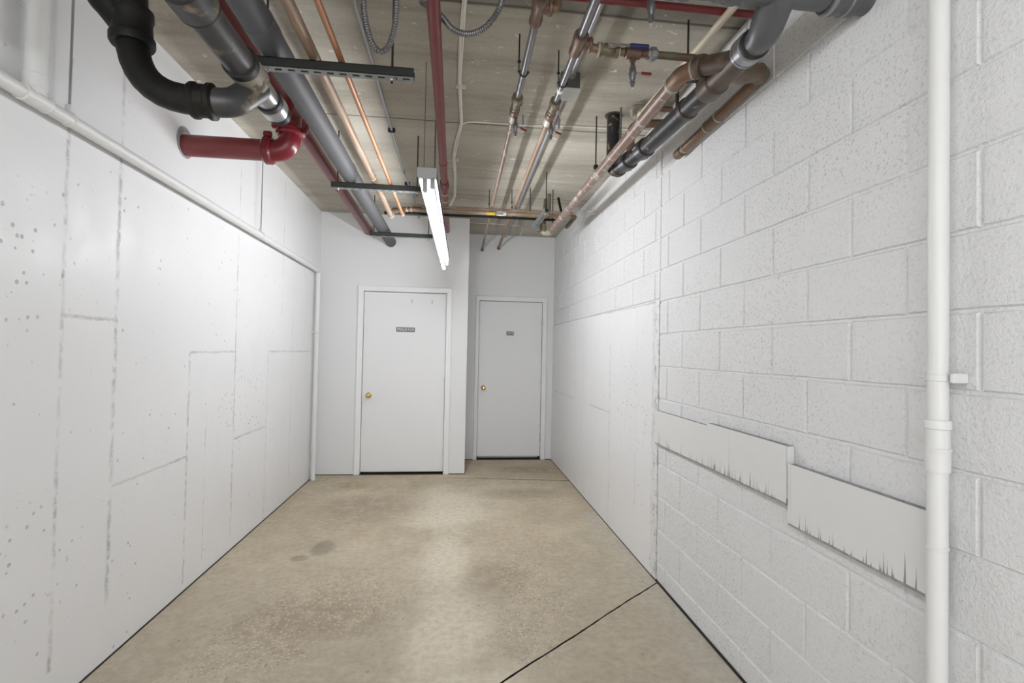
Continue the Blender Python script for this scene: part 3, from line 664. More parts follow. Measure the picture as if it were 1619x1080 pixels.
t = Thing('ceiling_conduit', 'thin grey conduit along the ceiling left of the red middle pipe', 'conduit', (-.475, 2.2, 2.93))
t.part('conduit', MB().sweep([(-.475, 2.20, ZC), (-.475, 2.22, 2.934), (-.475, 4.22, 2.934), (-.470, 4.4, 2.930), (-.455, 5.05, 2.925), (-.455, 5.78, 2.925)], .0085, 14), 'emt')
for yy in (3.50, 4.62): t.part('clip', MB().bevbox((-.500, yy-.008, 2.920), (-.452, yy+.008, ZC), .002), 'rod')
t.part('coupling', MB().ring((-.4728, 4.30, 2.932), Y_, .0085, .0115, .05, 14), 'galv_dark')

# middle red pipe
t = Thing('red_sprinkler_pipe', 'slimmer red pipe down the middle, above the strip light', 'pipe', (-.12, .4, 2.82))
rz = lambda y: 2.836-(y-.35)*.0075
rx = lambda y: -.118-(y-.35)*.0025
t.part('pipe', MB().cyl((rx(.35), .35, rz(.35)), (rx(4.26), 4.26, rz(4.26)), .0285, 28), 'red')
t.part('pipe', MB().cyl((rx(4.2), 4.2, rz(4.2)), (rx(5.80), 5.80, rz(5.80)), .0275, 28), 'red')
t.part('coupling', MB().ring((rx(3.72), 3.72, rz(3.72)), Y_, .028, .0315, .03, 28), 'red')
t.part('coupling', MB().lathe((rx(4.12), 4.12, rz(4.12)), Y_, [(0, .028), (0, .034), (.05, .036), (.10, .040), (.13, .040), (.14, .028)], 28), 'red_bright')
t.part('paper_label', MB().ring((rx(4.42), 4.42, rz(4.42)), Y_, .0275, .0282, .025, 28), 'tag_paper', 'small cream label bands'); t.part('paper_label', MB().ring((rx(4.62), 4.62, rz(4.62)), Y_, .0275, .0282, .03, 28), 'tag_paper', 'small cream label bands')
t.part('pipe_hanger', MB().tor((rx(4.9), 4.9, rz(4.9)), Y_, .031, .003, 24, 6).cyl((rx(4.9), 4.9, rz(4.9)+.031), (rx(4.9), 4.9, ZC+.002), .004, 8), 'rod')

# spiral flex conduits
def flex(label, pts, r=.0105, K=.9):
    pts = [V(p[0]*K, p[1]*K, 1.425+(p[2]-1.425)*K) if p[2] < ZC else V(p[0]*K, p[1]*K, p[2]) for p in pts]; out = []
    P = [pts[0]]+pts+[pts[-1]]
    for i in range(1, len(P)-2):
        for q in range(12):
            u = q/12; a, b, c, d = P[i-1], P[i], P[i+1], P[i+2]
            out.append(.5*((2*b)+(c-a)*u+(2*a-5*b+4*c-d)*u*u+(3*b-a-3*c+d)*u**3))
    out.append(pts[-1])
    # resample evenly
    tot = sum((out[i+1]-out[i]).length for i in range(len(out)-1)); step = .0052; res = [out[0]]; acc = 0
    for i in range(len(out)-1):
        sg = (out[i+1]-out[i]).length
        while acc+step <= sg:
            acc += step; res.append(out[i].lerp(out[i+1], acc/sg))
        acc -= sg
    mb = MB(); mb.sweep(res, r, 16, rib=.17)
    solo('flexible_conduit', mb, 'flex', label, 'conduit', pts[0])
flex('grey spiral conduit hanging in a narrow U left of the middle red pipe', [(-.434, 2.2, ZC+.004), (-.432, 2.2, 2.93), (-.421, 2.2, 2.838), (-.392, 2.2, 2.749), (-.354, 2.2, 2.714), (-.319, 2.2, 2.745), (-.297, 2.2, 2.83), (-.292, 2.2, 2.93), (-.292, 2.2, ZC+.004)])
flex('grey spiral conduit sagging in a wide loop right of the middle red pipe', [(-.19, 2.2, ZC+.004), (-.165, 2.2, 2.94), (-.099, 2.2, 2.897), (-.048, 2.18, 2.830), (.0215, 2.15, 2.794), (.087, 2.10, 2.793), (.137, 2.05, 2.827), (.158, 2.05, 2.885), (.165, 2.05, ZC+.004)], .0115, 1.0)

# cables on the ceiling
t = Thing('cable_bundle', 'bundle of thin white cables taped along the ceiling centre', 'cable', (0, 2.1, 2.94))
path = [(.006, 1.0, 2.944), (.004, 2.15, 2.943), (-.008, 2.41, 2.943), (-.014, 2.80, 2.940), (.004, 3.33, 2.943), (-.030, 3.62, 2.942), (-.050, 3.95, 2.942), (-.040, 4.3, 2.943), (-.048, 4.93, 2.942), (-.080, 5.15, 2.935), (-.105, 5.22, 2.905)]
rnd = random.Random(5)
for k in range(3):
    pp = [(x+(k-1)*.0085+rnd.uniform(-.003, .003), y, z-(.004 if k == 1 else 0)) for x, y, z in path]
    t.part('cable', MB().sweep(pp, .0045, 8, bend=.25), 'cable')
for (x, y) in ((-.030, 2.86), (-.062, 3.97)): t.part('cable_clip', MB().bevbox((x-.004, y-.006, 2.926), (x+.052, y+.006, ZC), .002), 'white_nut')
solo('branch_cable', MB().sweep([(.000, 3.36, 2.940), (.03, 3.32, 2.943), (.10, 3.305, 2.944), (.30, 3.30, 2.943), (.46, 3.30, 2.940), (.60, 3.275, 2.944), (.98, 3.26, 2.944), (1.27, 3.25, 2.944)], .0040, 8, bend=.05), 'cable', 'single white cable crossing the ceiling to the right wall', 'cable')
solo('light_feed_conduit', MB().sweep([(-.168, 3.33, ZC), (-.168, 3.33, 2.80), (-.160, 3.20, 2.55), (-.132, 2.70, 2.40), (-.130, 2.66, 2.348)], .0045, 8, bend=.2), 'galv_dark', 'thin grey wire dropping from the ceiling to the strip light', 'wire')

# ------------------------------------------------------------------ supply lines in the middle right
def ball_valve(t, p, d, r, hd, lev, col, hl=.11, gk=.8):
    """valve body on the pipe axis d, lever standing off along hd and running along lev"""
    p, d, hd, lev = V(p), V(d).normalized(), V(hd).normalized(), V(lev).normalized()
    b = t.part('valve_body', MB().lathe(p-d*.045, d, [(0, r*1.05), (0, r*1.6), (.016, r*1.6), (.018, r*1.3), (.030, r*1.6), (.045, r*1.7), (.060, r*1.6), (.072, r*1.3), (.074, r*1.6), (.090, r*1.6), (.090, r*1.05)], 20).cyl(p, p+hd*r*2.1, r*.55, 12), 'brass_old')
    q = p+hd*(r*2.1); side = lev.cross(hd).normalized()
    L = MB()
    def bar(a0, a1, wd, th, z0, z1):
        c = [q+lev*a+side*s_*wd+hd*(z+t_) for a, z in ((a0, z0), (a1, z1)) for s_ in (-1, 1) for t_ in (0, th)]
        i = len(L.v); L.v.extend(tuple(v) for v in c)
        for f in ((0,1,3,2),(4,6,7,5),(0,4,5,1),(2,3,7,6),(0,2,6,4),(1,5,7,3)): L.f.append(tuple(i+k for k in f))
    bar(-.012, .018, .010, .003, 0, 0); bar(.018, .042, .007, .003, 0, .010); bar(.042, hl, .006, .003, .010, .010)
    L.lathe(q+hd*.003, hd, [(0, .007), (.006, .007), (.007, .004)], 6)
    lv = t.part('lever', L, 'nut')
    g0 = q+lev*(hl*.5)+hd*.0115; g1 = q+lev*hl+hd*.0115
    lv.sub('grip', MB().lathe(g0, g1-g0, [(0, .0055*gk), (.006, .0065*gk), ((g1-g0).length, .0070*gk), ((g1-g0).length+.003, .005*gk)], 14), col, 'coloured vinyl grip')
def drain_valve(t, p, lev, col='redgrip', k=1.0):
    p = V(p); U = Vector((0, 0, -1))
    t.part('drain_nipple', MB().lathe(p, U, [(0, .013*k), (.004, .013*k), (.005, .0085*k), (.030*k, .0085*k)], 18), 'fitting_br')
    t.part('drain_valve', MB().lathe(p+U*.026*k, U, [(0, .009*k), (.002, .0125*k), (.012*k, .0125*k), (.018*k, .0145*k), (.030*k, .0145*k), (.036*k, .0115*k), (.046*k, .0115*k), (.050*k, .0085*k), (.060*k, .0085*k)], 20), 'galv_dark')
    t.part('drain_plug', MB().lathe(p+U*.084*k, U, [(0, .0115*k), (.005*k, .0115*k), (.006*k, .0075*k), (.016*k, .0075*k), (.017*k, .0055*k), (.022*k, .0055*k)], 8), 'galv_dark')
    t.part('drain_plug_face', MB().cyl(p+U*.106*k, p+U*.109*k, .0050*k, 8), 'white_nut', 'pale plug face')
    lev = V(lev).normalized(); q = p+U*.050*k
    lv = t.part('drain_lever', MB().cyl(q, q+lev*.022, .0055, 12).cyl(q+lev*.018, q+lev*.045+Vector((0, 0, .003)), .0035, 10), 'nut')
    lv.sub('grip', MB().cyl(q+lev*.040+Vector((0, 0, .003)), q+lev*.085+Vector((0, 0, .003)), .0062, 12), col, 'red vinyl grip')
def clevis(t, x, y, z, r, top=ZC+.002, dx=-.022):
    t.part('pipe_hanger', MB().tor((x, y, z), Y_, r+.003, .0026, 24, 6).cyl((x-r-.012, y, z+.004), (x-r-.002, y, z+.004), .005, 8).cyl((x+r+.002, y, z+.004), (x+r+.012, y, z+.004), .005, 8)
           .sweep([(x-r-.004, y, z), (x-r-.006, y, z+.030), (x+dx, y, z+.055)], .0025, 8).cyl((x+dx, y, z+.050), (x+dx, y, top), .0036, 8).bevbox((x+dx-.008, y-.006, z+.048), (x+dx+.008, y+.006, z+.058), .002), 'rod', 'dark ring hanger and rod')

# left supply line
z1 = lambda y: 2.765-(y-1.9)*.0032
x1 = lambda y: .291+(y-1.9)*.0040
P1 = lambda y: (x1(y), y, z1(y))
t = Thing('copper_supply_line', 'left of the two copper water lines with valves, ending at the far wall', 'pipe', P1(.4))
t.part('steel_jacket', MB().cyl(P1(.35), P1(1.87), .0185, 22), 'galv_dark', 'grey steel-look upper section')
t.part('tee', MB().lathe(P1(1.845), Y_, [(0, .0195), (0, .032), (.012, .034), (.022, .031), (.030, .026), (.115, .0235), (.120, .027), (.145, .0265), (.146, .017)], 26).cyl(P1(1.90), (x1(1.9)+.048, 1.90, z1(1.9)), .0235, 22).ring((x1(1.9)+.045, 1.90, z1(1.9)), X_, .02, .029, .018, 22), 'fitting_br', 'brown tee fitting')
t.part('steel_jacket', MB().cyl(P1(1.97), P1(2.62), .0163, 22), 'galv_dark', 'grey steel-look section')
clevis(t, *P1(2.36), .0163)
t.part('union_nut', MB().lathe(P1(2.585), Y_, [(0, .018), (0, .028), (.010, .0315), (.030, .0315), (.034, .0245), (.075, .0245)], 8), 'brass_old', 'tan brass nut')
ball_valve(t, P1(2.665), Y_, .0155, X_, (.0, .55, -.83), 'blue', .10)
t.part('tee', MB().ring(P1(2.745), Y_, .016, .0275, .060, 22), 'fitting_br', 'brown drain tee')
drain_valve(t, (x1(2.79)+.010, 2.775, z1(2.79)-.022), (.8, .6, 0))
t.part('reducer', MB().lathe(P1(2.78), Y_, [(0, .026), (.015, .026), (.018, .022), (.05, .021), (.055, .0245), (.068, .0245), (.070, .0155)], 22), 'white_nut', 'pale reducer')
t.part('pipe', MB().sweep([P1(2.83), P1(6.50)], .0142, 20), 'copper_pink')
t.part('wall_plate', MB().lathe(P1(6.54), (0, -1, 0), [(0, .020), (.008, .018), (.012, .0145)], 20), 'fitting_br')
t.part('end_elbow', MB().sweep([P1(6.44), P1(6.505), (x1(6.5)+.003, 6.505, z1(6.5)-.03)], .0175, 18, bend=.02), 'copper_br')
clevis(t, *P1(4.70), .0142)

# right supply line
z2 = lambda y: 2.780
x2 = lambda y: .503+(y-1.9)*.0045
P2 = lambda y: (x2(y), y, z2(y))
t = Thing('copper_supply_line', 'right of the two copper water lines with valves, beside the pale conduit', 'pipe', P2(.4))
t.part('steel_jacket', MB().cyl(P2(.35), P2(2.10), .0195, 24), 'galv_dark', 'grey steel-look upper section')
t.part('tee', MB().lathe(P2(2.060), Y_, [(0, .0205), (0, .030), (.010, .0330), (.022, .0325), (.060, .030), (.105, .0265), (.110, .0285), (.135, .0275), (.136, .016)], 26).cyl(P2(2.12), (x2(2.12)+.058, 2.12, 2.775), .0265, 22).ring((x2(2.12)+.050, 2.12, 2.775), X_, .022, .031, .018, 22), 'fitting_br', 'brown tee fitting')
t.part('steel_jacket', MB().cyl(P2(2.19), P2(2.66), .0160, 22), 'galv_dark', 'grey steel-look section')
t.part('pipe_tape', MB().ring(P2(2.52), Y_, .016, .0172, .03, 22), 'cable', 'white tape ring')
clevis(t, *P2(2.46), .0160)
t.part('union_nut', MB().lathe(P2(2.630), Y_, [(0, .018), (0, .029), (.010, .0325), (.030, .0325), (.034, .0255), (.075, .0255)], 8), 'brass_old', 'tan brass nut')
ball_valve(t, P2(2.715), Y_, .0160, X_, (.0, .55, -.83), 'blue', .10)
t.part('tee', MB().ring(P2(2.800), Y_, .016, .0285, .065, 22), 'fitting_br', 'brown drain tee')
drain_valve(t, (x2(2.83)+.010, 2.83, z2(2.83)-.022), (.8, .6, 0))
t.part('reducer', MB().lathe(P2(2.83), Y_, [(0, .027), (.015, .027), (.018, .023), (.05, .022), (.055, .0255), (.070, .0255), (.072, .016)], 22), 'white_nut', 'pale reducer')
t.part('pipe', MB().sweep([P2(2.88), P2(6.50)], .0155, 20), 'copper_tan')
t.part('wall_plate', MB().lathe(P2(6.54), (0, -1, 0), [(0, .021), (.008, .019), (.012, .0155)], 20), 'fitting_br')
t.part('end_elbow', MB().sweep([P2(6.44), P2(6.505), (x2(6.5)+.003, 6.505, z2(6.5)-.03)], .0185, 18, bend=.02), 'copper_br')
clevis(t, *P2(4.68), .0155)

# valve run to the right from the tee
zr = 2.757
t = Thing('valve_branch', 'cross branch with blue-handled valve leaving the right copper line', 'pipe', (.56, 2.12, zr))
t.part('nipple', MB().cyl((.545, 2.12, zr+.010), (.60, 2.12, zr), .0175, 20), 'copper_br')
ball_valve(t, (.636, 2.12, zr), X_, .0180, (0, -1, 0), X_, 'blue', .165, 1.5)
t.part('valve_collar', MB().ring((.592, 2.12, zr), X_, .0175, .0305, .008, 20), 'solder'); t.part('valve_collar', MB().ring((.684, 2.12, zr), X_, .0175, .0275, .007, 20), 'solder')
t.part('nipple', MB().cyl((.68, 2.12, zr), (.71, 2.12, zr), .0175, 20), 'copper_br')
t.part('tee', MB().ring((.750, 2.12, zr), X_, .0175, .0275, .072, 22).cyl((.750, 2.12, zr), (.750, 2.12, zr-.034), .014, 18), 'fitting_br', 'brown tee')
drain_valve(t, (.750, 2.12, zr-.034), X_, 'redgrip', 1.15)
t.part('nipple', MB().cyl((.785, 2.12, zr), (.83, 2.12, zr), .0175, 20), 'copper_br')
t.part('union_nut', MB().lathe((.815, 2.12, zr), X_, [(0, .019), (0, .024), (.012, .0245), (.014, .031), (.036, .031), (.038, .024), (.046, .021)], 8), 'galv', 'pale steel union')
t.part('pipe', MB().cyl((.845, 2.12, zr), (1.283, 2.12, zr), .0165, 20), 'copper_old')

# small valve hanging from the upper branch near the top edge
t = Thing('valve_branch', 'small drain valve hanging in front of the red cross pipe', 'pipe', (.366, 1.90, 2.9))
t.part('pipe', MB().sweep([(.335, 1.90, z1(1.9)), (.366, 1.90, z1(1.9)), (.366, 1.90, 2.885), (1.283, 1.90, 2.885)], .0165, 20, bend=.02), 'copper_br')
drain_valve(t, (.744, 1.90, 2.870), (.4, .9, 0), 'rod', 1.2)

# pale conduit with box
t = Thing('steel_conduit', 'pale steel conduit just right of the right copper line, through a box', 'conduit', (.59, .4, 2.91))
t.part('conduit', MB().cyl((.586, .35, 2.933), (.592, 2.64, 2.933), .0135, 20), 'emt')
t.part('conduit', MB().cyl((.594, 2.76, 2.930), (.612, 6.56, 2.933), .0130, 20), 'emt')
t.part('connector', MB().lathe((.592, 2.600, 2.928), Y_, [(0, .014), (0, .0175), (.02, .0175), (.02, .021), (.04, .021)], 16), 'nut')
solo('junction_box', MB().bevbox((.535, 2.640, 2.860), (.640, 2.765, ZC), .002), 'box_dark', 'square grey steel junction box with pale cover on the ceiling conduit', 'junction box', (.59, 2.7, ZC))
bx = bpy.data.objects[-1] if False else None
cv = MB().bevbox((.530, 2.634, 2.8535), (.645, 2.771, 2.8600), .0015)
jb = [o for o in COL.objects if o.name.startswith('junction_box')][0]
o = mk('box_cover', cv, 'box_white', jb, (.59, 2.7, ZC), 'pale cover plate')

# red cross pipe top right
t = Thing('red_sprinkler_pipe', 'thin red cross pipe near the ceiling at the upper right', 'pipe', (.2, 2.0, 2.885))
t.part('pipe', MB().cyl((.18, 2.00, 2.894), (1.283, 2.00, 2.894), .0155, 22), 'red')
t.part('elbow', MB().sweep([(.20, 2.00, 2.894), (.165, 2.00, 2.894), (.165, 2.0, ZC+.002)], .0195, 20, bend=.02), 'red')

# ------------------------------------------------------------------ pipes on the right
# large cast iron drain
nz = lambda y: 2.532+(y-2.0)*.048
nx = lambda y: 1.020-(max(0, y-2.6))*.08
PN = lambda y: V(nx(y), y, nz(y))
t = Thing('cast_iron_drain', 'black cast iron drain pipe with steel bands along the right wall', 'pipe', PN(3.09))
t.part('pipe', MB().sweep([PN(1.90), PN(2.62)], .0445, 36), 'cast_iron')
t.part('pipe', MB().sweep([PN(2.62), PN(2.87)], .0425, 36), 'cast_iron')
t.part('riser', MB().sweep([PN(2.86), V(.972, 3.09, nz(3.09)-.004), V(.972, 3.09, ZC+.002)], .0420, 34, bend=.075), 'cast_iron')
for yy in (2.665, 2.880):
    d_ = (PN(yy+.05)-PN(yy)).normalized()
    bc = t.part('band_coupling', MB().ring(PN(yy), d_, .0425, .0535, .075, 36), 'band_dark', 'dark coupling')
    bc.sub('band_screw', MB().cyl(PN(yy)+Vector((-.056, -.02, .0)), PN(yy)+Vector((-.056, .02, .0)), .006, 10).cyl(PN(yy)+Vector((.01, .0, -.053)), PN(yy)+Vector((.022, .0, -.051)), .004, 8), 'galv')
t.part('band_coupling', MB().ring(V(.985, 3.015, nz(3.0)), (PN(3.05)-PN(2.95)),   .0425, .0500, .04, 34), 'cast_brown', 'rusty rim')
t.part('strap', MB().ring(PN(2.150), (PN(2.25)-PN(2.05)), .0445, .0500, .032, 36), 'cast_brown', 'brown steel strap')
sx, sy, sz = PN(2.150)
t.part('pipe_hanger', MB().box((sx-.050, sy-.014, sz), (sx-.046, sy+.014, sz+.135)).box((sx+.046, sy-.014, sz), (sx+.050, sy+.014, sz+.135)).box((sx-.050, sy-.014, sz+.131), (sx+.050, sy+.014, sz+.135)).cyl((sx, sy, sz+.12), (sx, sy, ZC+.002), .0045, 10), 'rod', 'dark strap frame and rod')
t.part('ceiling_collar', MB().lathe((.972, 3.09, ZC-.004), Z_, [(0, .044), (0, .056), (.006, .056)], 30), 'cast_brown')

# wye, elbow and cross main at the very top right
t = Thing('drain_branch_fitting', 'large iron wye and elbow joining the cross main at the upper right', 'pipe fitting', (1.0, 1.6, 2.5))
t.part('wye', MB().lathe((1.012, 1.665, 2.512), PN(1.97)-V(1.012, 1.665, 2.512), [(0, .044), (.02, .044), (.20, .0455), (.215, .046), (.222, .0530), (.300, .0530), (.308, .050), (.308, .044)], 36)
       .cyl((1.015, 1.72, 2.516), (.93, 1.885, 2.572), .038, 30, .036), 'cast_brown', 'brown wye body')
t.part('branch_hub', MB().lathe((.948, 1.850, 2.560), V(-.085, .165, .056), [(0, .037), (0, .0425), (.006, .0455), (.034, .0455), (.038, .036)], 30), 'cast_brown')
t.part('side_branch', MB().sweep([(1.03, 1.80, 2.520), (1.10, 1.85, 2.535), (1.185, 1.885, 2.575), (1.225, 1.93, 2.588)], .0345, 28, bend=.05), 'copper_old', 'brown side branch')
t.part('band_coupling', MB().ring(V(1.002, 1.640, 2.505), V(.03, .2, .04), .044, .0540, .075, 36), 'band', 'bright steel band')
t.part('rubber_sleeve', MB().ring(V(.999, 1.597, 2.499), V(.03, .2, .04), .044, .0520, .018, 36), 'rubber', 'black rubber sleeve'); t.part('rubber_sleeve', MB().ring(V(1.005, 1.655, 2.508), V(.03, .2, .04), .044, .0548, .006, 36), 'rubber', 'black rubber sleeve')
t.part('elbow', MB().sweep([(1.003, 1.62, 2.502), (.995, 1.545, 2.492), (.985, 1.44, 2.575)], .0460, 36, bend=.07, rad=lambda u: .044+.010*u), 'cast_grey', 'grey elbow')
cz = 2.570; cy_ = 1.44
t.part('cross_main', MB().cyl((.35, cy_, cz), (1.283, cy_, cz), .0475, 36), 'cast_grey')
for (cx_, R_, L_) in ((1.185, .0570, .095), (.853, .0560, .085), (.800, .0520, .05), (.655, .0580, .075)):
    t.part('hub', MB().lathe((cx_-L_/2, cy_, cz), X_, [(0, .0475), (0, R_*.95), (.010, R_), (L_*.35, R_), (L_*.45, R_*.94), (L_*.6, R_*.94), (L_*.7, R_), (L_-.010, R_), (L_, R_*.94), (L_, .0475)], 36), 'cast_grey')
t.part('hub_band', MB().ring((1.150, cy_, cz), X_, .047, .0585, .014, 36), 'band', 'bright steel rim'); t.part('hub_band', MB().ring((1.205, cy_, cz), X_, .047, .0580, .008, 36), 'band', 'bright steel rim')

# residue-stained copper drain
mz = lambda y: 2.5665+(y-1.96)*.0136
PM = lambda y: V(.890, y, mz(y))
t = Thing('copper_drain', 'wide residue-stained copper pipe sloping from the wye to the far corner', 'pipe', PM(2.0))
t.part('pipe', MB().sweep([PM(1.985), PM(4.82)], .0305, 30), 'copper_pink')
t.part('elbow', MB().sweep([PM(2.02), PM(1.935), (.932, 1.885, 2.570), (.952, 1.862, 2.568)], .0345, 28, bend=.045), 'copper_br', 'brown elbow')
t.part('soldered_joint', MB().ring(PM(2.015), Y_, .0305, .0362, .022, 28), 'solder', 'pale soldered joint'); t.part('soldered_joint', MB().ring((.921, 1.900, 2.5695), V(.9, -.9, 0), .0305, .0365, .012, 28), 'solder', 'pale soldered joint')
t.part('clamp_ring', MB().ring(PM(3.13), Y_, .0305, .0345, .022, 28), 'solder', 'greenish clamp ring')
t.part('pipe_hanger', MB().cyl((.868, 3.12, mz(3.12)+.034), (.868, 3.12, ZC+.002), .0045, 10).bevbox((.855, 3.108, mz(3.12)+.026), (.881, 3.132, mz(3.12)+.052), .003), 'rod', 'dark rod and nut')
for yy in (3.95, 4.62): t.part('soldered_joint', MB().ring(PM(yy), Y_, .0305, .0320, .012, 28), 'solder', 'pale soldered joint')
t.part('end_elbow', MB().sweep([PM(4.76), PM(4.875), (.840, 4.900, mz(4.9)+.01), (.840, 4.90, mz(4.9)+.085)], .0330, 26, bend=.035), 'pvc_old', 'pale tan elbow')
t.part('soldered_joint', MB().ring(PM(4.80), Y_, .0305, .0355, .035, 28), 'solder', 'pale soldered joint')
t.part('riser', MB().cyl((.840, 4.90, mz(4.9)+.06), (.858, 4.90, ZC+.002), .0200, 20), 'copper_old')
t.part('pipe_hanger', MB().cyl((.872, 4.60, mz(4.6)+.03), (.872, 4.60, ZC+.002), .0045, 10), 'rod', 'dark rod')

# copper along the right wall
t = Thing('copper_wall_pipe', 'short brown copper pipe tight against the right wall below the wye', 'pipe', (1.233, 1.9, 2.58))
t.part('pipe', MB().cyl((1.238, 1.93, 2.590), (1.238, 2.72, 2.568), .0250, 26), 'copper_br')
t.part('elbow', MB().sweep([(1.195, 1.885, 2.582), (1.238, 1.925, 2.590), (1.238, 1.99, 2.588)], .0300, 26, bend=.03), 'copper_old', 'worn elbow')
t.part('sleeve', MB().ring((1.238, 2.33, 2.579), Y_, .025, .0285, .105, 26), 'copper_old', 'greenish sleeve')
t.part('soldered_joint', MB().ring((1.238, 2.275, 2.580), Y_, .025, .0300, .008, 26), 'solder', 'pale green soldered edge'); t.part('soldered_joint', MB().ring((1.238, 2.385, 2.577), Y_, .025, .0300, .008, 26), 'solder', 'pale green soldered edge'); t.part('soldered_joint', MB().ring((1.238, 2.63, 2.570), Y_, .025, .0280, .010, 26), 'solder', 'pale green soldered edge')
t.part('end_cap', MB().lathe((1.238, 2.66, 2.569), Y_, [(0, .026), (0, .0285), (.06, .0285), (.075, .024), (.08, .012)], 26), 'copper_old', 'olive end cap')

# cream plastic line
t = Thing('cream_plastic_pipe', 'thin cream plastic pipe descending behind the copper drain', 'pipe', (1.11, 1.9, 2.88))
t.part('pipe', MB().cyl((1.125, 1.60, 2.869), (1.060, 2.88, 2.845), .0165, 22), 'pvc')
t.part('coupling', MB().ring((1.062, 2.83, 2.846), V(-.05, 1, 0), .0165, .0205, .05, 22), 'pvc')
t.part('elbow', MB().sweep([(1.060, 2.87, 2.845), (1.045, 2.93, 2.87), (1.030, 2.90, 2.915), (1.075, 2.90, 2.918), (1.16, 2.90, 2.918)], .0185, 20, bend=.025), 'pvc_old', 'dirty cream elbow')
t.part('tail_pipe', MB().cyl((1.15, 2.90, 2.918), (1.283, 2.90, 2.918), .0170, 20), 'copper_br', 'brown tail into the wall')
t = Thing('brown_bent_pipe', 'brown bent pipe in the gap between the copper drain and the black drain', 'pipe', (1.05, 3.0, 2.75))
t.part('pipe', MB().sweep([(1.045, 2.97, 2.66), (1.045, 2.97, 2.845), (1.283, 2.97, 2.865)], .0250, 24, bend=.08), 'copper_br')
solo('grey_ceiling_rod', MB().cyl((.985, 2.985, 2.62), (.985, 2.985, ZC+.002), .0062, 10), 'rod_grey', 'straight grey rod right beside the black ceiling riser', 'rod')

# ------------------------------------------------------------------ far cross group
YX = 4.58
t = Thing('cross_copper_pipe', 'thin upper copper cross pipe in front of the far wall', 'pipe', (-.3, YX, 2.725))
t.part('pipe', MB().sweep([(-.460, YX-.03, 2.672), (-.415, YX, 2.722), (-.36, YX, 2.726), (1.060, YX, 2.732)], .0098, 16, bend=.03), 'copper_tan')
t.part('pipe_hanger', MB().cyl((.655, YX, 2.73), (.655, YX, ZC+.002), .0042, 8).tor((.655, YX, 2.731), X_, .0115, .0025, 20, 6), 'rod', 'dark rod')
t = Thing('cross_copper_pipe', 'thicker tan copper cross pipe with yellow-handled valve, middle of three', 'pipe', (-.3, YX, 2.695))
t.part('pipe', MB().sweep([(-.36, YX, 2.693), (1.085, YX, 2.697), (1.085, YX+.34, 2.690)], .0155, 20, bend=.02), 'copper_tan')
t.part('elbow', MB().sweep([(1.04, YX, 2.697), (1.085, YX, 2.697), (1.085, YX+.06, 2.696)], .0195, 20, bend=.025), 'copper_old', 'olive elbow')
t.part('end_cap', MB().cyl((1.085, YX+.05, 2.695), (1.085, YX+.36, 2.690), .0195, 20), 'copper_old', 'olive tail')
t.part('tee', MB().sweep([(-.34, YX, 2.693), (-.455, YX-.01, 2.690), (-.565, YX-.02, 2.668)], .0215, 22, bend=.05).ring((-.57, YX-.022, 2.667), V(1, 0, .2), .02, .027, .05, 22), 'copper_old', 'brown tee pieces')
t.part('soldered_joint', MB().ring((-.47, YX-.01, 2.687), V(1, 0, .15), .0215, .0255, .012, 22), 'solder', 'pale soldered rims'); t.part('soldered_joint', MB().ring((-.43, YX-.008, 2.690), V(1, 0, .1), .0215, .0255, .012, 22), 'solder', 'pale soldered rims'); t.part('soldered_joint', MB().ring((-.53, YX-.016, 2.674), V(1, 0, .2), .0215, .026, .010, 22), 'solder', 'pale soldered rims')
vb = t.part('valve_body', MB().lathe((.345, YX, 2.695), X_, [(0, .017), (0, .0215), (.02, .0215), (.03, .025), (.055, .025), (.065, .0215), (.085, .0215), (.085, .017)], 18).cyl((.388, YX, 2.695), (.388, YX-.045, 2.690), .010, 12), 'white_nut', 'pale valve')
lv = t.part('lever', MB().bevbox((.27, YX-.055, 2.668), (.40, YX-.048, 2.686), .002), 'nut'); lv.sub('grip', MB().bevbox((.245, YX-.060, 2.664), (.325, YX-.044, 2.684), .003), 'yellow', 'yellow grip')
t = Thing('cross_iron_pipe', 'dark iron cross pipe, lowest of the three at the far end', 'pipe', (-.6, YX, 2.66))
t.part('pipe', MB().cyl((-.655, YX+.02, 2.658), (.975, YX+.02, 2.664), .0120, 18), 'cast_dark')
t.part('elbow', MB().sweep([(-.62, YX+.02, 2.658), (-.665, YX+.02, 2.658), (-.665, YX+.06, 2.658)], .0130, 18, bend=.02), 'cast_dark')
t.part('riser', MB().sweep([(.93, YX+.02, 2.664), (.972, YX+.02, 2.664), (.972, YX+.05, 2.70), (.972, 4.84, ZC+.002)], .0125, 18, bend=.02), 'cast_dark')
t = Thing('olive_riser', 'olive brown riser pipe dropping from the ceiling at the far cross pipes', 'pipe', (.895, 4.72, ZC))
t.part('pipe', MB().cyl((.862, 4.74, ZC+.002), (.862, 4.74, 2.735), .0190, 20), 'copper_old')
t.part('hub', MB().lathe((.78, 4.80, 2.60), Z_, [(0, .02), (0, .030), (.03, .034), (.07, .034), (.08, .022), (.14, .018)], 20), 'copper_old')
t.part('arm', MB().sweep([(.862, 4.74, 2.76), (.862, 4.74, 2.725), (.78, 4.80, 2.725), (.78, 4.80, 2.70)], .0150, 16, bend=.02), 'copper_old')
solo('corner_cable', MB().sweep([(.0, 5.95, 2.944), (.30, 5.95, 2.944), (.55, 5.95, 2.944), (.74, 6.0, 2.944), (.80, 6.15, 2.944), (.80, 6.53, 2.944)], .0045, 8, bend=.06), 'cable', 'pale cable curving across the ceiling over the recessed door', 'cable')
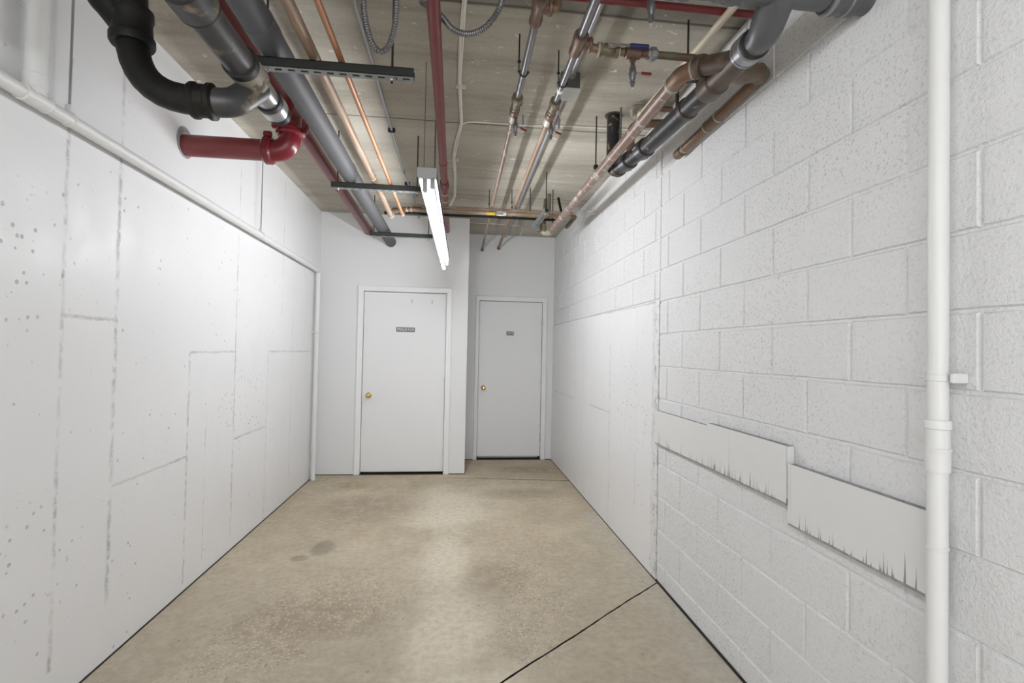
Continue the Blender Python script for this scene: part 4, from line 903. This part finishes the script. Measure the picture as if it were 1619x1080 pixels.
solo('wire_bracket', MB().sweep([(1.283, 4.50, 2.752), (1.245, 4.53, 2.752), (1.240, 5.14, 2.905)], .0045, 8, bend=.02).sweep([(1.242, 5.14, 2.945), (1.240, 5.12, 2.790), (1.240, 4.98, 2.722), (1.240, 4.60, 2.735), (1.283, 4.58, 2.735)], .0050, 8, bend=.04), 'pipe_paint', 'bent white wire bracket on the right wall near the far corner', 'bracket')

# ------------------------------------------------------------------ white painted pipes on the walls
t = Thing('white_wall_pipe', 'white painted pipe along the left wall turning down at the corner', 'pipe', (-1.49, 1, 2.283))
WX = -1.492
t.part('pipe', MB().sweep([(WX, .35, 2.290), (WX, 5.560, 2.250), (WX, 5.560, .004)], .0250, 26, bend=.05), 'pipe_paint')
t.part('elbow', MB().sweep([(WX, 5.46, 2.251), (WX, 5.560, 2.250), (WX, 5.560, 2.15)], .0285, 26, bend=.05), 'pipe_paint')
t.part('tee', MB().ring((WX, 1.915, 2.279), Y_, .025, .0290, .105, 26).ring((WX, 1.865, 2.279), Y_, .025, .0305, .010, 26).ring((WX, 1.965, 2.279), Y_, .025, .0305, .010, 26), 'pipe_paint')
t.part('riser', MB().cyl((WX+.004, 1.912, 2.29), (WX+.004, 1.912, ZC+.002), .0320, 28).ring((WX+.004, 1.912, 2.335), Z_, .030, .0350, .05, 28), 'pipe_paint')
t.part('coupling', MB().ring((WX, 2.075, 2.277), Y_, .025, .0275, .012, 26), 'pipe_paint')
t.part('coupling', MB().ring((WX, 5.560, .355), Z_, .025, .0330, .075, 26).ring((WX, 5.560, .390), Z_, .025, .036, .010, 26), 'pipe_paint')
for yy in (2.075, 3.965):
    hg = t.part('pipe_hanger', MB().tor((WX, yy, 2.279-(yy-2)*.0077), Y_, .0275, .0030, 24, 6).bevbox((WX-.012, yy-.010, 2.300-(yy-2)*.0077), (WX+.012, yy+.010, 2.335-(yy-2)*.0077), .003), 'pipe_paint')
    hg.sub('hanger_rod', MB().cyl((WX, yy, 2.31-(yy-2)*.0077), (WX, yy, ZC+.002), .0045, 10), 'rod_pale', 'thin grey rod')
t.part('pipe_clamp', MB().ring((WX, 5.560, 1.585), Z_, .025, .0275, .024, 26).bevbox((WX-.042, 5.535, 1.575), (WX-.02, 5.545, 1.597), .002).cyl((WX, 5.52, 1.585), (WX+.085, 5.50, 1.590), .004, 8), 'pipe_paint', 'white clamp with a stray rod')
t = Thing('white_wall_pipe', 'upright white painted pipe standing close by on the right block wall', 'pipe', (1.222, 1.155, 0))
PX, PY = 1.2335, 1.158
t.part('pipe', MB().cyl((PX, PY, .001), (PX, PY, ZC+.002), .0225, 30), 'pipe_paint')
t.part('coupling', MB().lathe((PX, PY, 1.138), Z_, [(0, .0225), (0, .0265), (.045, .0270), (.050, .0275), (.056, .0290), (.060, .0290), (.062, .0258), (.108, .0258), (.110, .0290), (.128, .0290), (.132, .0270), (.132, .0225)], 30), 'pipe_paint')
cl = MB().ring((PX, PY, 1.378), Z_, .0225, .0255, .018, 30).bevbox((PX-.008, PY+.026, 1.366), (PX+.036, PY+.036, 1.390), .002).cyl((PX+.006, PY+.034, 1.378), (PX+.006, PY+.062, 1.378), .0035, 8).lathe((PX+.006, PY+.036, 1.378), Y_, [(0, .009), (.008, .009)], 6).bevbox((PX-.004, PY-.042, 1.366), (PX+.042, PY-.034, 1.390), .002)
t.part('pipe_clamp', cl, 'pipe_paint', 'white painted clamp with bolt')
t.part('pipe_clamp', MB().ring((PX, PY, .945), Z_, .0225, .0245, .008, 30).cyl((PX, PY+.022, .945), (PX, PY+.038, .945), .003, 8), 'pipe_paint', 'thin wire tie')

# ------------------------------------------------------------------ boards on the block wall
def board(label, y0, y1, z0, z1, thick, seams, drips, seed):
    t = Thing('wall_board', label, 'board', (XR, (y0+y1)/2, z0))
    t.part('board', MB().bevbox((XR-thick, y0, z0-.006), (XR+.001, y1, z1), .0015), 'foam', 'bare grey underside')
    r_ = random.Random(seed); mb = MB(); xs = XR-thick-.0022
    # painted skin over the face, its lower edge ragged with thin slits between paint runs
    n = int((y1-y0)/.0022); prof = []
    slits = {}
    for _ in range(drips):
        k = int(r_.uniform(.06, .97)*n); slits[k] = r_.choice((.012, .02, .03, .045, .06))
    for i in range(n+1):
        y = y0+(y1-y0)*i/n; base = .003+.0008*math.sin(i*.05)+r_.uniform(0, .0012)
        if i in slits: base += slits[i]
        if i-1 in slits: base += slits[i-1]*.45
        prof.append((y, z0+base))
    for i in range(n):
        (a, za), (b, zb) = prof[i], prof[i+1]
        mb.quad((xs, a, za), (xs, b, zb), (xs, b, z1+.001), (xs, a, z1+.001))
        mb.quad((xs, a, za), (xs, b, zb), (XR-thick, b, zb), (XR-thick, a, za))
    mb.quad((xs, y0, z1+.001), (xs, y1, z1+.001), (XR-thick, y1, z1+.001), (XR-thick, y0, z1+.001))
    t.part('paint_skin', mb, 'pipe_paint', 'white paint with ragged drips along the lower edge')
    for s_ in seams: t.part('panel_seam', MB().box((xs-.0006, s_-.0012, z0+.03), (xs+.001, s_+.0012, z1+.0012)), 'box_white')
    t.part('end_face', MB().bevbox((XR-thick-.001, y0-.001, z0+.02), (XR-.001, y0+.002, z1), .0008), 'pipe_paint')
    return t
board('white painted board with dripping lower edge beside the smooth concrete panel', 2.372, 3.035, .866, 1.070, .022, (), 26, 1)
board('white painted board in the middle with long ragged paint drips', 1.762, 2.368, .870, 1.086, .030, (2.16,), 48, 2)
board('white painted board nearest the upright white pipe, set slightly lower', 1.185, 1.756, .800, 1.022, .028, (1.742,), 26, 4)
